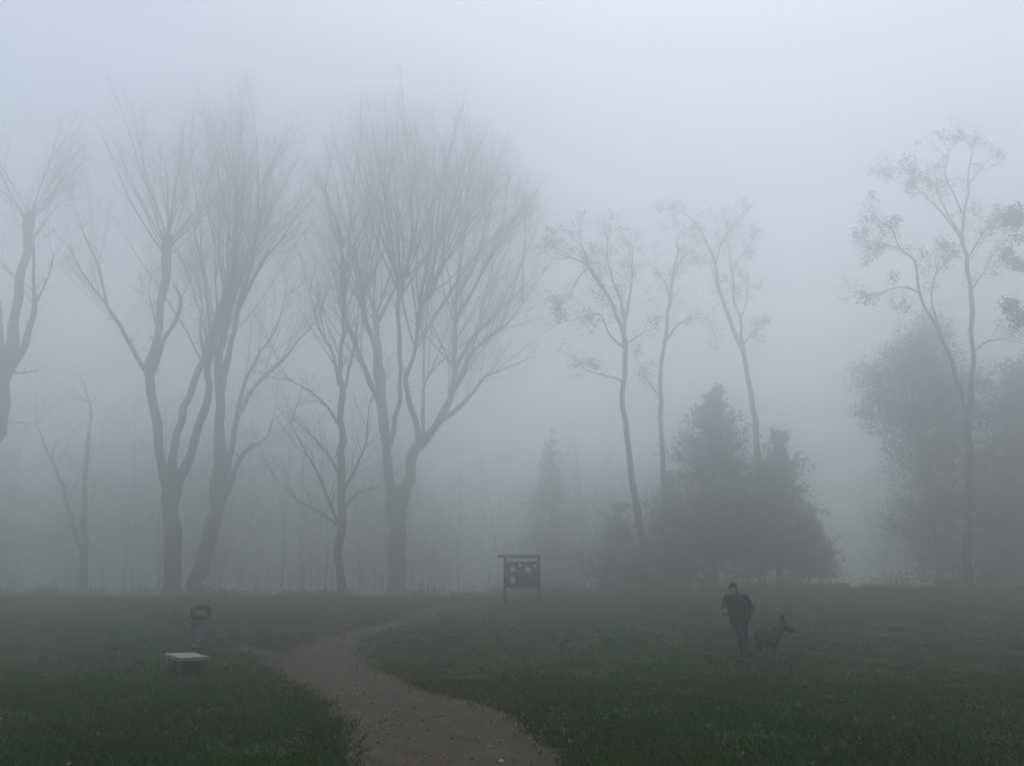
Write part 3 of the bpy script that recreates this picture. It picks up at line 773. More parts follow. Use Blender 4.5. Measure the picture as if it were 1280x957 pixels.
def leafy(name, label, px, Y, clumps, seed, material, n_sub, n_leaf, size, group=None, cat='tree', sub_r=.55):
    """broadleaf crown: leaf clumps on real branches"""
    rng = np.random.default_rng(seed)
    Y *= KD
    bx = at(px, 742, Y)[0]
    base = np.array([bx, Y, float(ground_z(bx, Y))])
    root = thing(name, tuple(map(float, base)), label, cat, group)
    size *= KD; sub_r *= KD
    br, lf = Acc(), Acc()
    top = max((at(c[0], c[1] - c[3] * .3, Y) for c in clumps), key=lambda p: p[2])
    tt = np.linspace(0, 1, 16)[:, None]
    P = (base - np.array([0, 0, .3])) * (1 - tt) + np.array([bx * .6 + top[0] * .4, Y, top[2]]) * tt
    P[1:, :2] += np.cumsum(rng.normal(size=(15, 2)) * .06, 0)
    v, f = tubes(P[None], (0.24 * (1 - tt[:, 0]) + .03)[None], 9)
    mesh_np('trunk', v, f, M['bark2'], root, base)
    for (cx, cy, rx, ry, dY) in clumps:
        c = at(cx, cy, Y + dY * KD)
        k = (Y + dY * KD) / F_PX
        R = np.array([rx * k, max(rx, ry) * k * .8, ry * k])
        n = max(4, int(n_sub * rx * ry / 2500))
        dirs = unit(rng.normal(size=(n, 3)))
        q = c + dirs * R * (rng.random((n, 1)) ** .5) * 1.12
        gz = ground_z(q[:, 0], q[:, 1]) + .3
        q[:, 2] = np.maximum(q[:, 2], gz)
        # a branch from the trunk to each sub-clump
        zt = np.clip(q[:, 2] - .45 * np.linalg.norm(q[:, :2] - base[:2], axis=1), base[2] + .5, top[2])
        w = (zt - base[2]) / (top[2] - base[2])
        i = np.clip((w * 15).astype(int), 0, 14)
        s = P[i]
        u = np.linspace(0, 1, 7)[None, :, None]
        mid = (s + q) / 2 + np.array([0, 0, -.35]) + rng.normal(size=(n, 3)) * .25
        B = (1 - u) ** 2 * s[:, None] + 2 * u * (1 - u) * mid[:, None] + u ** 2 * q[:, None]
        br.add(*tubes(B, np.full((n, 1), .035) * np.linspace(1, .25, 7)[None], 4))
        pos, tan, t = sample_on(B, 5, .45, 1, rng)
        T = grow(pos, spread_dirs(tan, .8, rng), .8 + 1.6 * rng.random(len(pos)), 6, .15, .15, rng)
        br.add(*tubes(T, np.full((len(T), 1), .011) * np.linspace(1, .4, 6)[None], 3))
        pp = np.repeat(q, n_leaf, 0) + rng.normal(size=(n * n_leaf, 3)) * sub_r * (.55 + .7 * np.repeat(rng.random((n, 1)), n_leaf, 0)) * np.array([1, 1, .6])
        leaves(lf, pp, size, rng, 1.5, .3)
        pos, tan, t = sample_on(T, 7, .2, 1, rng)
        leaves(lf, pos + rng.normal(size=pos.shape) * .10, size, rng, 1.5, .3)
    br.build('branches', M['twig'], root, base)
    lf.build('foliage', M[material], root, base, tint=True, shade=False)
    return root

leafy('leafy_tree', 'large dense leafy tree with dark rounded crown behind the tall forked sparse tree', 1178, 50, [
    (1140, 452, 50, 36, 0), (1165, 420, 34, 30, 1), (1096, 478, 30, 30, -.5), (1180, 480, 50, 50, 1), (1130, 515, 48, 38, -1), (1190, 545, 46, 46, 0), (1150, 580, 40, 34, .5), (1140, 640, 38, 18, -.6), (1185, 620, 40, 36, 0), (1120, 655, 26, 10, -.4), (1180, 690, 40, 34, 0)], 41, 'shrub_leaf', 78, 26, .10, sub_r=.42)
leafy('leafy_tree', 'broad russet leafy tree closing the thicket past the tall forked sparse tree', 1262, 46, [
    (1262, 520, 40, 44, 0), (1290, 480, 44, 44, 1), (1240, 590, 40, 44, -.5), (1285, 590, 50, 50, .5), (1235, 660, 40, 40, 0), (1290, 670, 50, 44, 0), (1240, 715, 44, 22, -.5), (1300, 720, 40, 20, 0)], 42, 'brown_foliage', 78, 26, .10, sub_r=.42)

# the far wood that reads as one mass
def wood():
    rng = np.random.default_rng(50)
    acc, n = Acc(), 420
    y = 98 + 52 * rng.random(n)
    x = (rng.random(n) * 2 - 1) * (0.75 * y + 6)
    gap = (x / y > .27) & (x / y < .40)          # opening seen between evergreens and thicket
    x, y = x[~gap], y[~gap]
    n = len(x)
    h = (11 + 12 * rng.random(n)) * np.where(x / y > -.12, .8, 1.0)
    s = np.column_stack([x, y, ground_z(x, y) - .3])
    T = grow(s, np.column_stack([rng.normal(size=n) * .08, rng.normal(size=n) * .08, np.ones(n)]), h, 9, .3, .05, rng)
    acc.add(*tubes(T, (.0075 * h)[:, None] * np.linspace(1, .15, 9)[None], 5))
    pos, tan, t = sample_on(T, 22, .08, .98, rng)
    L = np.repeat(h, 22) * .36 * (1.15 - .7 * t) * (.6 + .6 * rng.random(len(t)))
    A = grow(pos, spread_dirs(tan, .85, rng), L, 6, .45, .09, rng)
    acc.add(*tubes(A, (.009 * L)[:, None] * np.linspace(1, .25, 6)[None], 3))
    pos, tan, t = sample_on(A, 8, .2, 1, rng)
    L2 = np.repeat(L, 8) * .45 * (.6 + .6 * rng.random(len(t)))
    B = grow(pos, spread_dirs(tan, .7, rng), L2, 4, .2, .12, rng)
    acc.add(*tubes(B, np.full((len(B), 1), .014) * np.linspace(1, .5, 4)[None], 3))
    acc.build('far_wood', M['twig'])
    o = bpy.data.objects['far_wood']
    tag(o, 'faint mass of bare woodland fading into the fog', 'woodland', kind='stuff')
wood()

def undergrowth():
    rng = np.random.default_rng(61)
    n = 900
    y = 56 + 38 * rng.random(n)
    x = (rng.random(n) * 2 - 1) * (0.7 * y + 3)
    keep = np.sin(x * .31 + 1) + np.sin(x * .83 + y * .2) + rng.normal(size=n) * .7 > .2
    x, y = x[keep], y[keep]
    n = len(x)
    c = np.column_stack([x, y, ground_z(x, y) - .05])
    m = 26
    s = np.repeat(c, m, 0) + np.column_stack([rng.normal(size=(n * m, 2)) * .35, np.zeros(n * m)])
    d = np.column_stack([rng.normal(size=(n * m, 2)) * .5, np.ones(n * m)])
    T = grow(s, d, np.repeat(.25 + .9 * rng.random(n) ** 2.2, m) * (.5 + .7 * rng.random(n * m)), 4, .1, .12, rng)
    acc = Acc()
    acc.add(*tubes(T, np.full((n * m, 1), .010) * np.linspace(1, .4, 4)[None], 3), rng.random(n * m * 12))
    pos, tan, t = sample_on(T, 3, .3, 1, rng)
    leaves(acc, pos + rng.normal(size=pos.shape) * .05, .10, rng, 1.6, .2)
    o = acc.build('undergrowth', M['shrub_leaf'], tint=True, shade=False)
    tag(o, 'low scrub and tall weeds along the far edge of the meadow', 'undergrowth', kind='stuff')
undergrowth()

# ------------------------------------------------------------------ stone bench
def bench():
    L, Fp, R = [at(x, y, Y) for x, y, Y in ((208.5, 812, 19.0), (226, 817, 17.8), (260, 816, 18.0))]
    top = 0.345
    c = (L + R) / 2
    ax = Fp - L; ang = math.atan2(ax[1], ax[0])
    g = float(ground_z(c[0], c[1]))
    root = thing('stone_bench', (float(c[0]), float(c[1]), g), 'pale concrete slab bench on a dark block base, on grass near the litter bin', 'bench', rz=ang)
    bm = bmesh.new(); bm_box(bm, (0, 0, top - .04), (1.42, .56, .08)); bm_obj('seat_slab', bm, M['concrete'], root, bevel=.012)
    for sx in (-1, 1):
        bm = bmesh.new(); bm_box(bm, (sx * .36, 0, .116), (.50, .42, .295)); bm_obj('support_block', bm, M['concrete_dark'], root, bevel=.012)
bench()

# ------------------------------------------------------------------ litter bin
def litter_bin():
    p = on_ground(248, 803)
    root = thing('litter_bin', tuple(map(float, p)), 'grey park litter bin with dark open hood on the meadow beyond the concrete bench', 'bin', rz=math.radians(17))
    N = 24
    def lathe(name, prof, material, parent, sx=1.0, sy=1.0):
        bm = bmesh.new(); rings = []
        for r, z in prof:
            rings.append([bm.verts.new((r * sx * math.cos(k * 2 * math.pi / N), r * sy * math.sin(k * 2 * math.pi / N), z)) for k in range(N)])
        for a, b in zip(rings, rings[1:]):
            for k in range(N): bm.faces.new((a[k], a[(k + 1) % N], b[(k + 1) % N], b[k]))
        bm.faces.new(rings[0][::-1]); bm.faces.new(rings[-1])
        return bm_obj(name, bm, material, parent, shade=True)
    body = lathe('body', [(.17, -.03), (.175, .0), (.19, .3), (.205, .6), (.21, .66), (.19, .662), (.185, .5)], M['bin_grey'], root)
    lathe('band', [(.200, .44), (.2085, .445), (.2105, .485), (.203, .49)], M['bin_dark'], body)
    lathe('rim', [(.225, .655), (.262, .66), (.268, .70), (.262, .785), (.20, .788), (.19, .69)], M['bin_dark'], root)
    # hood: thick arch open front and back
    bm = bmesh.new()
    out = [(-.28, .70), (-.28, .86), (-.265, .93), (-.215, .985), (-.12, 1.015), (0, 1.025), (.12, 1.015), (.215, .985), (.265, .93), (.28, .86), (.28, .70)]
    inn = [(-.165, .70), (-.165, .86), (-.16, .88), (-.14, .90), (-.08, .91), (0, .912), (.08, .91), (.14, .90), (.16, .88), (.165, .86), (.165, .70)]
    rows = [[bm.verts.new((x, y, z)) for x, z in prof] for y in (-.12, .12) for prof in (out, inn)]
    o0, i0, o1, i1 = rows
    for k in range(len(out) - 1):
        bm.faces.new((o0[k], o0[k + 1], i0[k + 1], i0[k])); bm.faces.new((o1[k], i1[k], i1[k + 1], o1[k + 1]))
        bm.faces.new((o0[k], o1[k], o1[k + 1], o0[k + 1])); bm.faces.new((i0[k], i0[k + 1], i1[k + 1], i1[k]))
    for k in (0, -1): bm.faces.new((o0[k], i0[k], i1[k], o1[k]))
    bm_obj('hood', bm, M['bin_dark'], root, bevel=.008)
    bm = bmesh.new(); bm_box(bm, (0, 0, .02), (.30, .30, .10)); bm_obj('foot', bm, M['concrete_dark'], root, bevel=.01)
litter_bin()

# ------------------------------------------------------------------ notice board
def notice_board():
    Y = 41.0
    pl, pr = at(631, 755, Y), at(674, 755, Y)
    c = (pl + pr) / 2
    g = float(ground_z(c[0], c[1]))
    k = Y / F_PX
    zt = lambda py: at(650, py, Y)[2] - g
    wdt = pr[0] - pl[0]
    rz = math.radians(10)
    root = thing('notice_board', (float(c[0]), float(c[1]), g), 'dark wooden notice board under a small roof on two posts beside the path', 'notice board', rz=rz)
    for sx in (-1, 1):
        bm = bmesh.new(); h = zt(696) + .3
        bm_box(bm, (sx * wdt / 2, 0, h / 2 - .3), (.12, .12, h)); bm_obj('post', bm, M['wood'], root, bevel=.008)
    z0, z1 = zt(733.5), zt(702)
    bm = bmesh.new(); bm_box(bm, (0, 0, (z0 + z1) / 2), (wdt - .125, .05, z1 - z0)); pn = bm_obj('panel', bm, M['board'], root, bevel=.004)
    for z in (z0, z1):
        bm = bmesh.new(); bm_box(bm, (0, -.005, z), (wdt - .123, .085, .07)); bm_obj('rail', bm, M['wood'], root, bevel=.006)
    zr = zt(695.5)
    roof = None
    for s in (-1, 1):
        bm = bmesh.new()
        rot = Matrix.Rotation(s * math.radians(-16), 3, 'X')
        bm_box(bm, (-.13, s * .165, zr + .035), (wdt + .36, .37, .04), rot)
        o = bm_obj('roof_board', bm, M['wood'], root, bevel=.006)
    bm = bmesh.new(); bm_box(bm, (-.13, 0, zr - .02), (wdt + .30, .09, .09)); bm_obj('ridge_beam', bm, M['wood'], root, bevel=.006)
    R = Matrix.Rotation(rz, 3, 'Z')
    sheets = [(641, 711, .20, .24, -14, 'larger tilted white paper sheet on the notice board\'s upper corner', 0), (650, 706, .13, .17, 18, 'small crooked paper slip pinned high on the notice board', 0),
              (660, 711.5, .29, .25, 3, 'widest white paper sheet pinned on the notice board', 0), (641, 725, .22, .31, 0, 'upright white paper sheet pinned low on the notice board', 0), (668.5, 707, .12, .18, -8, 'small narrow paper slip at the notice board\'s top edge by the post', 0)]
    for (px, py, w, h, tilt, lab, _) in sheets:
        lx = (at(px, py, Y)[0] - c[0]) / math.cos(rz)
        lz = zt(py)
        bm = bmesh.new(); n = 5; vs = []
        for yy in (-.0, -.003):
            for j in range(n):
                for i in range(n):
                    u, v = i / (n - 1) - .5, j / (n - 1) - .5
                    vs.append(bm.verts.new((u * w, yy - .012 * max(0, u + v - .3) , v * h)))
        for b in (0, n * n):
            for j in range(n - 1):
                for i in range(n - 1):
                    bm.faces.new([vs[b + q] for q in (j * n + i, j * n + i + 1, (j + 1) * n + i + 1, (j + 1) * n + i)])
        o = bm_obj('paper_notice', bm, M['paper'])
        o.location = Vector((c[0], c[1], g)) + R @ Vector((lx, -.0265, lz))
        o.rotation_euler = (0, math.radians(tilt), rz)
        tag(o, lab, 'paper', 'papers pinned to the notice board')
notice_board()

# ------------------------------------------------------------------ fallen leaves and stones one can pick out
def fallen_leaf(px, py, size, kind, label, group, seed):
    rng = random.Random(seed)
    p = on_ground(px, py)
    bm = bmesh.new()
    outline = [(0, -.5), (.22, -.34), (.36, -.08), (.26, .12), (.33, .3), (.1, .34), (0, .55), (-.12, .33), (-.31, .26), (-.25, .06), (-.37, -.12), (-.2, -.36)]
    c = bm.verts.new((0, 0, .0)); c2 = bm.verts.new((0, 0, -.006 / size))
    ring = [bm.verts.new((x * rng.uniform(.85, 1.15), y, .22 * (abs(x) * 1.6) ** 1.4 + rng.uniform(0, .06))) for x, y in outline]
    ring2 = [bm.verts.new((v.co.x, v.co.y, v.co.z - .006 / size)) for v in ring]
    n = len(ring)
    for k in range(n):
        bm.faces.new((c, ring[k], ring[(k + 1) % n])); bm.faces.new((c2, ring2[(k + 1) % n], ring2[k]))
        bm.faces.new((ring[k], ring2[k], ring2[(k + 1) % n], ring[(k + 1) % n]))
    bmesh.ops.scale(bm, vec=(size,) * 3, verts=bm.verts)
    o = bm_obj('fallen_leaf', bm, M[kind])
    o.location = (p[0], p[1], p[2] + .026)
    o.rotation_euler = (rng.uniform(-.15, .15), rng.uniform(-.15, .15), rng.uniform(0, 6.28))
    tag(o, label, 'leaf', group)

for i, (x, y, s) in enumerate([(707, 916, .13), (657, 911, .09), (646, 908, .07), (588, 881, .07), (510, 896, .07)]):
    fallen_leaf(x, y, s, 'pale_leaf', 'pale curled dead leaf lying along the grassy path edge' if i < 4 else 'pale dead leaf lying out on the open earth path', 'pale fallen leaves' if i < 4 else None, i)
for i, (x, y, s) in enumerate([(460, 939, .09), (478, 872, .07), (573, 938, .06)]):
    fallen_leaf(x, y, s, 'brown_leaf', 'dark brown dead leaf lying on the open earth path', 'brown fallen leaves', 20 + i)

def stone(px, py, r, label):
    p = on_ground(px, py)
    rng = random.Random(px)
    bm = bmesh.new()
    bmesh.ops.create_icosphere(bm, subdivisions=2, radius=r)
    for v in bm.verts:
        v.co *= rng.uniform(.85, 1.12); v.co.z *= .6
    o = bm_obj('stone', bm, M['white_stone'], shade=True)
    o.location = (p[0], p[1], p[2] + .016 + r * .3)
    tag(o, label, 'stone')
stone(626, 954, .026, 'pale stone lying on the earth path')

# ------------------------------------------------------------------ bodies
def capsule(bm, p0, r0, p1, r1, flat=(1, 1), n=14):
    """tapered capsule with rounded ends; flat scales local cross axes"""
    p0, p1 = Vector(p0), Vector(p1)
    ax = p1 - p0; L = ax.length
    q = ax.to_track_quat('Z', 'X').to_matrix() if L > 1e-6 else Matrix.Identity(3)
    rows = []
    for k in range(5):
        a = -math.pi / 2 + math.pi / 2 * k / 4
        rows.append((r0 * math.sin(a), r0 * math.cos(a)))
    for k in range(5):
        a = math.pi / 2 * k / 4
        rows.append((L + r1 * math.sin(a), r1 * math.cos(a)))
    rings = []
    for z, r in rows:
        rings.append([bm.verts.new(p0 + q @ Vector((max(r, 1e-4) * flat[0] * math.cos(2 * math.pi * i / n), max(r, 1e-4) * flat[1] * math.sin(2 * math.pi * i / n), z))) for i in range(n)])
    for a, b in zip(rings, rings[1:]):
        for i in range(n): bm.faces.new((a[i], a[(i + 1) % n], b[(i + 1) % n], b[i]))
    bm.faces.new(rings[0][::-1]); bm.faces.new(rings[-1])

def blob(bm, c, r, rot=None):
    res = bmesh.ops.create_uvsphere(bm, u_segments=18, v_segments=12, radius=1.0)
    m = Matrix.Diagonal((*r, 1))
    if rot is not None: m = rot.to_4x4() @ m
    m = Matrix.Translation(c) @ m
    bmesh.ops.transform(bm, matrix=m, verts=res['verts'])

def section_loft(bm, secs, n=20):
    """secs: (centre, rx, ry) horizontal elliptical sections"""
    rings = []
    for c, rx, ry in secs:
        rings.append([bm.verts.new((c[0] + rx * math.cos(2 * math.pi * i / n), c[1] + ry * math.sin(2 * math.pi * i / n), c[2])) for i in range(n)])
    for a, b in zip(rings, rings[1:]):
        for i in range(n): bm.faces.new((a[i], a[(i + 1) % n], b[(i + 1) % n], b[i]))
    bm.faces.new(rings[0][::-1]); bm.faces.new(rings[-1])

def fuse(name, bm, material, parent, voxel, it=4, fac=.5):
    """union of overlapping closed shapes as one continuous skin"""
    bmesh.ops.recalc_face_normals(bm, faces=bm.faces)
    me = bpy.data.meshes.new(name + '_raw'); bm.to_mesh(me); bm.free()
    t = bpy.data.objects.new(name + '_raw', me); COL.objects.link(t)
    md = t.modifiers.new('r', 'REMESH'); md.mode = 'VOXEL'; md.voxel_size = voxel; md.use_smooth_shade = True
    if it:
        ms = t.modifiers.new('s', 'SMOOTH'); ms.iterations = it; ms.factor = fac
    dg = bpy.context.evaluated_depsgraph_get()
    new = bpy.data.meshes.new_from_object(t.evaluated_get(dg))
    bpy.data.objects.remove(t); bpy.data.meshes.remove(me)
    new.name = name
    for p in new.polygons: p.use_smooth = True
    new.materials.clear(); new.materials.append(material)
    o = bpy.data.objects.new(name, new); COL.objects.link(o)
    o.parent = parent
    return o

def hand(bm, wrist, fwd, palm_n, side, curl):
    """palm with five unequal bent fingers; fwd finger direction, palm_n palm normal, side=+1/-1 thumb side"""
    w = Vector(wrist); f = Vector(fwd).normalized(); pn = Vector(palm_n); pn = (pn - f * pn.dot(f)).normalized()
    s = f.cross(pn).normalized() * side
    capsule(bm, w, .026, w + f * .045, .030, n=10)
    for k in (-1, 0, 1): capsule(bm, w + f * .03 + s * .018 * k, .017, w + f * .09 + s * .024 * k, .015, n=10)
    for k, (off, ln) in enumerate(((.033, .070), (.011, .080), (-.011, .075), (-.033, .058))):
        p = w + f * .09 + s * off; d = f.copy(); r = .0095
        for j, seg in enumerate((.45, .32, .23)):
            d = (d * math.cos(curl) + pn * math.sin(curl)).normalized() if j == 0 else (Matrix.Rotation(curl * 1.1, 3, f.cross(pn).normalized()) @ d)
            q = p + d * ln * seg
            capsule(bm, p, r, q, r * .92, n=8); p = q; r *= .92
    p = w + f * .03 + s * .03
    d = (f * .6 + s * .7 + pn * .35).normalized()
    q = p + d * .042; capsule(bm, p, .013, q, .011, n=8)
    d2 = (f * .8 + s * .1 + pn * .55).normalized()
    capsule(bm, q, .011, q + d2 * .032, .0095, n=8)

def man():
    p = on_ground(928.5, 823.5)
    yaw = math.radians(-24)
    root = thing('person', (float(p[0]), float(p[1]), float(p[2])), 'man in dark jacket and blue jeans walking over grass with head bowed', 'person', rz=yaw)
    root.scale = (1.05, 1.05, .972)
    inv = Matrix.Rotation(-yaw, 3, 'Z')
    W = lambda x, y, z: inv @ Vector((x, y, z))           # view-aligned offsets -> local
    hipc = W(-.04, 0, .93)
    sh_c = W(-.08, -.03, 1.44)
    lat = Vector((1, 0, 0))
    hipL, hipR = hipc + lat * .09, hipc - lat * .09        # +x = image right = his left
    ankL, ankR = W(.075, .10, .085), W(-.005, -.10, .085)
    kneL, kneR = W(.055, -.02, .50), W(-.045, -.13, .50)
    shL, shR = sh_c + lat * .185, sh_c - lat * .185
    elL, wrL = W(.275, .06, 1.16), W(.155, -.12, 1.0)
    elR, wrR = W(-.325, .0, 1.21), W(-.395, -.22, 1.135)
    head = W(-.15, -.10, 1.635)
    neck = sh_c + Vector((0, .0, .06))
    # head frame: facing local -y, bowed
    Hd = Matrix.Rotation(math.radians(-6), 3, 'Z') @ Matrix.Rotation(math.radians(20), 3, 'X')
    HS = 1.10
    H = lambda x, y, z: head + Hd @ (Vector((x, y, z)) * HS)
    bm = bmesh.new()
    blob(bm, H(0, .012, .03), (.076, .096, .092), Hd)             # cranium
    blob(bm, H(0, -.018, -.045), (.062, .076, .075), Hd)          # face
    blob(bm, H(0, -.058, -.098), (.032, .028, .024), Hd)          # chin
    capsule(bm, H(0, -.088, .012), .010, H(0, -.108, -.030), .015, n=10)   # nose
    for s in (-1, 1):
        blob(bm, H(s * .030, -.080, .020), (.024, .014, .009), Hd)   # brow
        blob(bm, H(s * .079, .012, -.012), (.011, .022, .032), Hd)   # ear
        blob(bm, H(s * .040, -.062, -.035), (.022, .022, .022), Hd)  # cheek
    blob(bm, H(0, -.086, -.062), (.024, .012, .008), Hd)          # lips
    blob(bm, H(0, -.083, -.075), (.020, .012, .008), Hd)
    capsule(bm, neck - Vector((0, 0, .06)), .062, H(0, .02, -.06), .058)
    section_loft(bm, [((hipc.x, hipc.y, .86), .13, .095), ((hipc.x, hipc.y, .97), .16, .11), (tuple(hipc * .6 + sh_c * .4), .15, .105), (tuple(hipc * .25 + sh_c * .75), .18, .12), (tuple(sh_c), .17, .09), (tuple(sh_c + Vector((0, 0, .05))), .08, .06)])
    for a, b, c in ((shL, elL, wrL), (shR, elR, wrR)):
        capsule(bm, a, .052, b, .040); capsule(bm, b, .041, c, .027)
    for a, b, c in ((hipL, kneL, ankL), (hipR, kneR, ankR)):
        capsule(bm, a, .085, b, .055); capsule(bm, b, .056, c, .038)
        capsule(bm, c - Vector((0, 0, .03)), .024, c + Vector((0, -.11, -.058)), .018)
    hand(bm, wrR, (wrR - elR) + Vector((0, 0, .03)), (.3, .25, -1), 1, .55)
    hand(bm, wrL, (wrL - elL), (-1, 0, 0), 1, .3)
    body = fuse('body', bm, M['skin'], root, .0075, 2)
    for s in (-1, 1):
        bm = bmesh.new(); blob(bm, H(s * .030, -.084, .004), (.012, .008, .007), Hd); bm_obj('eye', bm, M['eye'], body, True)
    # hair: short crop
    bm = bmesh.new()
    blob(bm, H(0, .024, .052), (.084, .098, .084), Hd)
    blob(bm, H(0, .060, .00), (.076, .062, .070), Hd)
    blob(bm, H(0, -.040, .098), (.064, .052, .034), Hd)
    for s in (-1, 1): blob(bm, H(s * .068, .005, .03), (.017, .045, .045), Hd)
    h = fuse('hair', bm, M['hair'], root, .009, 2)
    rg = random.Random(3)
    for v in h.data.vertices: v.co += Vector((rg.gauss(0, .0025), rg.gauss(0, .0025), rg.gauss(0, .0025)))
    # jacket
    bm = bmesh.new()
    mid = lambda t, dy=0: tuple(hipc * (1 - t) + sh_c * t + Vector((0, dy, 0)))
    section_loft(bm, [((hipc.x, hipc.y, .80), .205, .150), ((hipc.x, hipc.y, .83), .212, .158), (mid(.12), .215, .165), (mid(.3), .205, .160), (mid(.55), .215, .165), (mid(.8), .225, .165), (mid(.95), .215, .14), (tuple(sh_c + Vector((0, 0, .045))), .15, .105), (tuple(sh_c + Vector((0, -.01, .085))), .095, .085)], 24)
    capsule(bm, sh_c + Vector((0, 0, .05)), .082, sh_c + Vector((-.01, -.012, .105)), .082)   # collar
    for a, b, c, k in ((shL, elL, wrL, .92), (shR, elR, wrR, .90)):
        capsule(bm, a - Vector((0, 0, .01)), .088, b, .074); capsule(bm, b, .074, b.lerp(c, k), .055)
        for t in (.3, .6, .85): blob(bm, a.lerp(b, t), (.082, .082, .022), (b - a).to_track_quat('Z', 'X').to_matrix())
        for t in (.25, .55): blob(bm, b.lerp(c, t), (.073, .073, .018), (c - b).to_track_quat('Z', 'X').to_matrix())
        capsule(bm, b.lerp(c, k - .06), .056, b.lerp(c, k), .056)
    capsule(bm, wrL.lerp(elL, .2), .070, wrL + (wrL - elL).normalized() * .17, .062)      # pocket over the hand
    capsule(bm, hipc + Vector((-.19, -.02, -.10)), .03, hipc + Vector((.19, -.02, -.10)), .03)
    for z, dx in ((.20, .0), (.30, .03), (.11, -.02)): capsule(bm, hipc + Vector((-.17 + dx, -.10, z)), .052, hipc + Vector((.16 + dx, -.10, z + .02)), .052)
    jk = fuse('jacket', bm, M['jacket'], root, .011, 3)
    bm = bmesh.new()
    a, b = sh_c + Vector((0, -.118, .06)), hipc + Vector((0, -.176, -.10))
    for k in range(9):
        q = a.lerp(b, (k + .5) / 9); q.y -= .035 * math.sin(math.pi * (k + .5) / 9)
        bm_box(bm, q, (.014, .02, (a - b).length / 9 * .8))
    bm_obj('zip', bm, M['phone'], jk)
    # jeans
    bm = bmesh.new()
    section_loft(bm, [((hipc.x, hipc.y, .78), .155, .115), ((hipc.x, hipc.y, .88), .175, .130), ((hipc.x, hipc.y, 1.0), .165, .122)])
    for a, b, c in ((hipL, kneL, ankL), (hipR, kneR, ankR)):
        capsule(bm, a, .108, b, .078); capsule(bm, b, .077, c + Vector((0, 0, .0)), .066)
        capsule(bm, c + Vector((0, 0, .05)), .066, c - Vector((0, 0, .025)), .070)
        for t in (.35, .6, .82): blob(bm, b.lerp(c, t), (.075, .078, .018))
    fuse('jeans', bm, M['jeans'], root, .011, 3)
    for c in (ankL, ankR):
        bm = bmesh.new()
        capsule(bm, c + Vector((0, .035, -.04)), .044, c + Vector((0, -.16, -.053)), .036, flat=(1.0, 1.0))
        blob(bm, c + Vector((0, -.15, -.055)), (.049, .06, .030)); blob(bm, c + Vector((0, .02, -.02)), (.048, .055, .06))
        sh = fuse('shoe', bm, M['shoe'], root, .009, 2)
        bm = bmesh.new(); bm_box(bm, c + Vector((0, -.065, -.080)), (.09, .29, .025)); bm_obj('sole', bm, M['phone'], sh, bevel=.008)
    # dark object in the raised hand
    f = (wrR - elR).normalized()
    pw = root.matrix_basis
    ph = Matrix.Rotation(yaw, 3, 'Z') @ Matrix.Diagonal((1.05, 1.05, .972)) @ (wrR + f * .115 + inv @ Vector((.0, -.045, -.035))) + Vector(p)
    bm = bmesh.new(); bm_box(bm, (0, 0, 0), (.072, .016, .145))
    bmesh.ops.bevel(bm, geom=list(bm.edges), offset=.005, segments=2, affect='EDGES')
    o = bm_obj('mobile_phone', bm, M['phone'])
    o.location = ph; o.rotation_euler = (math.radians(-35), math.radians(6), yaw)
    tag(o, 'small dark handheld object in the walking man\'s raised hand', 'phone')
man()

def dog_material():
    m = bpy.data.materials.new('dog_coat'); m.use_nodes = True
    n, l = m.node_tree.nodes, m.node_tree.links
    b = n['Principled BSDF']; b.inputs['Roughness'].default_value = .9; b.inputs['Specular IOR Level'].default_value = .15
    at_ = n.new('ShaderNodeAttribute'); at_.attribute_name = 'tint'
    tc = n.new('ShaderNodeTexCoord'); no = n.new('ShaderNodeTexNoise'); no.inputs['Scale'].default_value = 35; no.inputs['Detail'].default_value = 4
    l.new(tc.outputs['Object'], no.inputs['Vector'])
    ad = n.new('ShaderNodeMath'); ad.operation = 'MULTIPLY_ADD'; ad.inputs[1].default_value = .35; ad.inputs[2].default_value = -.175
    l.new(no.outputs['Fac'], ad.inputs[0])
    su = n.new('ShaderNodeMath'); su.operation = 'ADD'; l.new(ad.outputs[0], su.inputs[0]); l.new(at_.outputs['Fac'], su.inputs[1])
    cr = n.new('ShaderNodeValToRGB'); e = cr.color_ramp.elements
    e[0].position = .25; e[0].color = (.010, .009, .008, 1); e[1].position = .62; e[1].color = (.072, .052, .036, 1)
    e2 = cr.color_ramp.elements.new(.95); e2.color = (.16, .13, .095, 1)
    l.new(su.outputs[0], cr.inputs['Fac']); l.new(cr.outputs['Color'], b.inputs['Base Color'])
    bp = n.new('ShaderNodeBump'); bp.inputs['Strength'].default_value = .5; bp.inputs['Distance'].default_value = .01
    l.new(no.outputs['Fac'], bp.inputs['Height']); l.new(bp.outputs['Normal'], b.inputs['Normal'])
    return m
M['dog'] = dog_material()

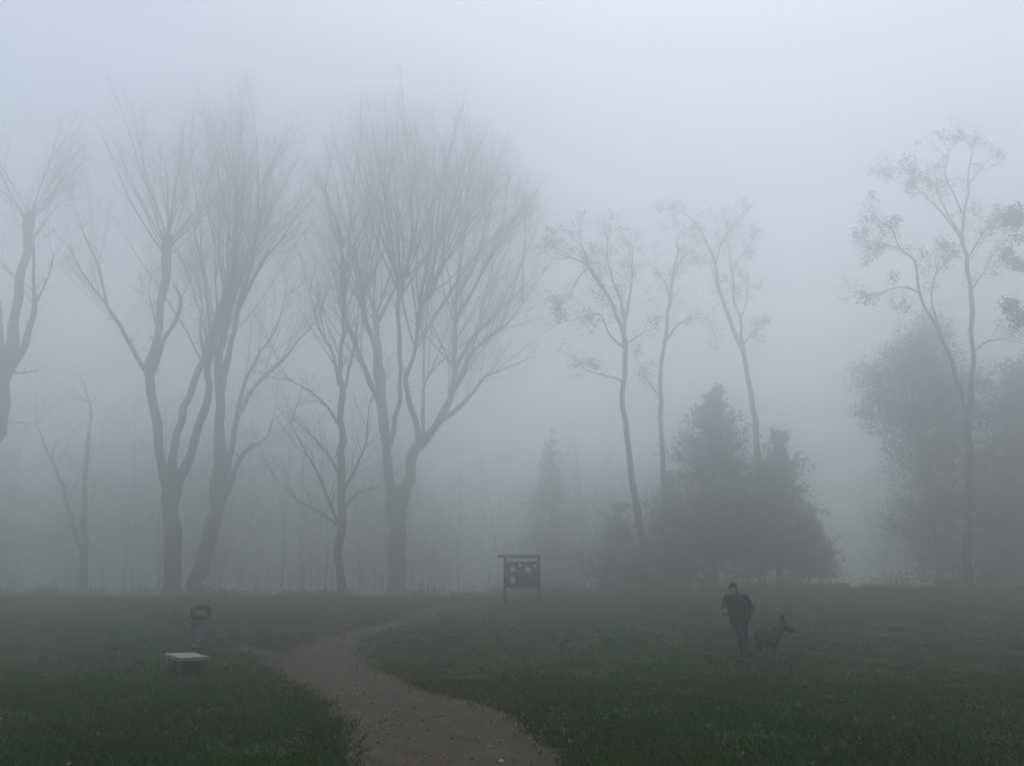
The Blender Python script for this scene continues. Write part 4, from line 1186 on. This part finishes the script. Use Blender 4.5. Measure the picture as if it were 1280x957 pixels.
def dog():
    p = on_ground(966, 826)
    yaw = math.radians(2)
    root = thing('dog', (float(p[0]), float(p[1]), float(p[2])), 'brown and black shepherd dog with pricked ears standing beside the walking man, head turned away', 'dog', rz=yaw)
    root.scale = (1.10, 1.0, 1.04)
    V = Vector
    # local: faces -y, front feet at y=-.0, rump at +y
    bm = bmesh.new()
    wth, rmp = V((0, .06, .565)), V((0, .62, .535))
    # trunk: deep chest narrowing to belly
    for c, r in (((0, .02, .475), (.125, .16, .185)), ((0, .14, .465), (.135, .18, .19)), ((0, .30, .49), (.125, .18, .16)), ((0, .45, .515), (.115, .16, .13)), ((0, .58, .525), (.110, .13, .125))):
        blob(bm, V(c), r)
    capsule(bm, wth + V((0, 0, .02)), .075, rmp, .08)
    # neck to head (turned to its left = +x)
    inv = Matrix.Rotation(-yaw, 3, 'Z')
    hd = inv @ V((.225, -.10, .755))
    capsule(bm, V((0, .02, .54)), .145, hd + V((-.06, .02, -.05)) , .105)
    capsule(bm, V((0, -.04, .46)), .125, hd + V((-.05, .0, -.08)), .09)
    fx = (inv @ V((.86, -.34, 0))).normalized(); up = V((0, 0, 1))
    d = (fx * .92 - up * .36).normalized(); sd = d.cross(up).normalized(); hu = sd.cross(d)
    Rm = Matrix((sd, d, hu)).transposed()
    H = lambda x, y, z: hd + (sd * x + d * y + hu * z) * 1.2
    blob(bm, H(0, 0, 0), (.098, .112, .096), Rm)
    capsule(bm, H(0, .05, -.012), .066, H(0, .19, -.030), .043)      # muzzle
    capsule(bm, H(0, .06, -.045), .036, H(0, .175, -.055), .024)     # jaw
    blob(bm, H(0, .228, -.022), (.017, .013, .013), Rm)              # nose
    for s in (-1, 1):                                                # ears
        a, b = H(s * .048, -.03, .055), H(s * .066, -.045, .185)
        capsule(bm, a, .044, a.lerp(b, .5), .034, flat=(1, .6)); capsule(bm, a.lerp(b, .45), .034, b, .009, flat=(1, .6))
        blob(bm, H(s * .036, .062, .03), (.016, .018, .012), Rm)
    # front legs: shoulder, elbow, wrist, paw
    for s, dy in ((-1, -.035), (1, .03)):
        x = s * .085
        sh, el, wr, pw = V((x, -.01, .46)), V((x, .075, .345)), V((x * .95, .035 + dy, .145)), V((x * .95, .02 + dy, .035))
        capsule(bm, sh, .082, el, .060); capsule(bm, el, .056, wr, .038); capsule(bm, wr, .037, pw + V((0, .005, .02)), .034)
        blob(bm, pw + V((0, -.025, -.008)), (.036, .052, .027))
        for t in (-1, 0, 1): blob(bm, pw + V((t * .018, -.062, -.014)), (.012, .022, .018))
    # hind legs: thigh, knee, hock, paw
    for s, dy in ((-1, .03), (1, -.05)):
        x = s * .09
        hp, kn, hk, pw = V((x, .60, .49)), V((x * 1.08, .50 + dy, .325)), V((x, .70 + dy, .205)), V((x, .675 + dy, .04))
        capsule(bm, hp, .105, kn, .068); capsule(bm, kn, .064, hk, .037); capsule(bm, hk, .035, pw, .032)
        blob(bm, pw + V((0, -.03, -.012)), (.034, .055, .027))
        for t in (-1, 0, 1): blob(bm, pw + V((t * .017, -.07, -.018)), (.012, .022, .018))
    # tail
    t0 = V((0, .68, .54)); pts = [t0, V((.0, .78, .46)), V((.01, .84, .34)), V((.02, .87, .22)), V((.03, .93, .15))]
    rr = [.045, .052, .055, .045, .02]
    for i in range(4): capsule(bm, pts[i], rr[i], pts[i + 1], rr[i + 1])
    b = fuse('body', bm, M['dog'], root, .0085, 3)
    co = np.zeros(len(b.data.vertices) * 3, np.float32); b.data.vertices.foreach_get('co', co); co = co.reshape(-1, 3)
    tint = np.full(len(co), .66)
    sadd = smooth((co[:, 2] - .50) / .08) * smooth((co[:, 1] + .02) / .10)
    tint -= .62 * sadd
    legs = smooth((.34 - co[:, 2]) / .15); tint += .16 * legs
    tail = smooth((co[:, 1] - .76) / .06); tint = tint * (1 - tail) + .2 * tail
    rel = (co - np.array(hd)) ; yy = rel @ np.array(d); zz = rel @ np.array(hu); dist = np.linalg.norm(rel, axis=1)
    muz = smooth((yy - .07) / .06) * (dist < .32); tint = tint * (1 - muz) + .12 * muz
    ears = smooth((zz - .075) / .03) * (dist < .28) * (yy < .03); tint = tint * (1 - ears) + .14 * ears
    a = b.data.attributes.new('tint', 'FLOAT', 'POINT'); a.data.foreach_set('value', tint.astype(np.float32))
    for s in (-1, 1):
        bm = bmesh.new(); blob(bm, H(s * .044, .068, .022), (.010, .010, .010)); bm_obj('eye', bm, M['eye'], b, True)
dog()

# ------------------------------------------------------------------ the fog
def fog():
    bm = bmesh.new()
    bm_box(bm, (0, 100, 24.5), (460, 460, 52.6))
    m = bpy.data.materials.new('fog'); m.use_nodes = True
    n, l = m.node_tree.nodes, m.node_tree.links
    n.clear()
    out = n.new('ShaderNodeOutputMaterial'); pv = n.new('ShaderNodeVolumePrincipled')
    pv.inputs['Color'].default_value = (*FOG_COLOR, 1)
    pv.inputs['Density'].default_value = FOG_DENSITY
    pv.inputs['Anisotropy'].default_value = FOG_G
    l.new(pv.outputs[0], out.inputs['Volume'])
    o = bm_obj('haze', bm, m)
    tag(o, 'grey morning fog filling the whole park', 'fog', kind='stuff')
fog()
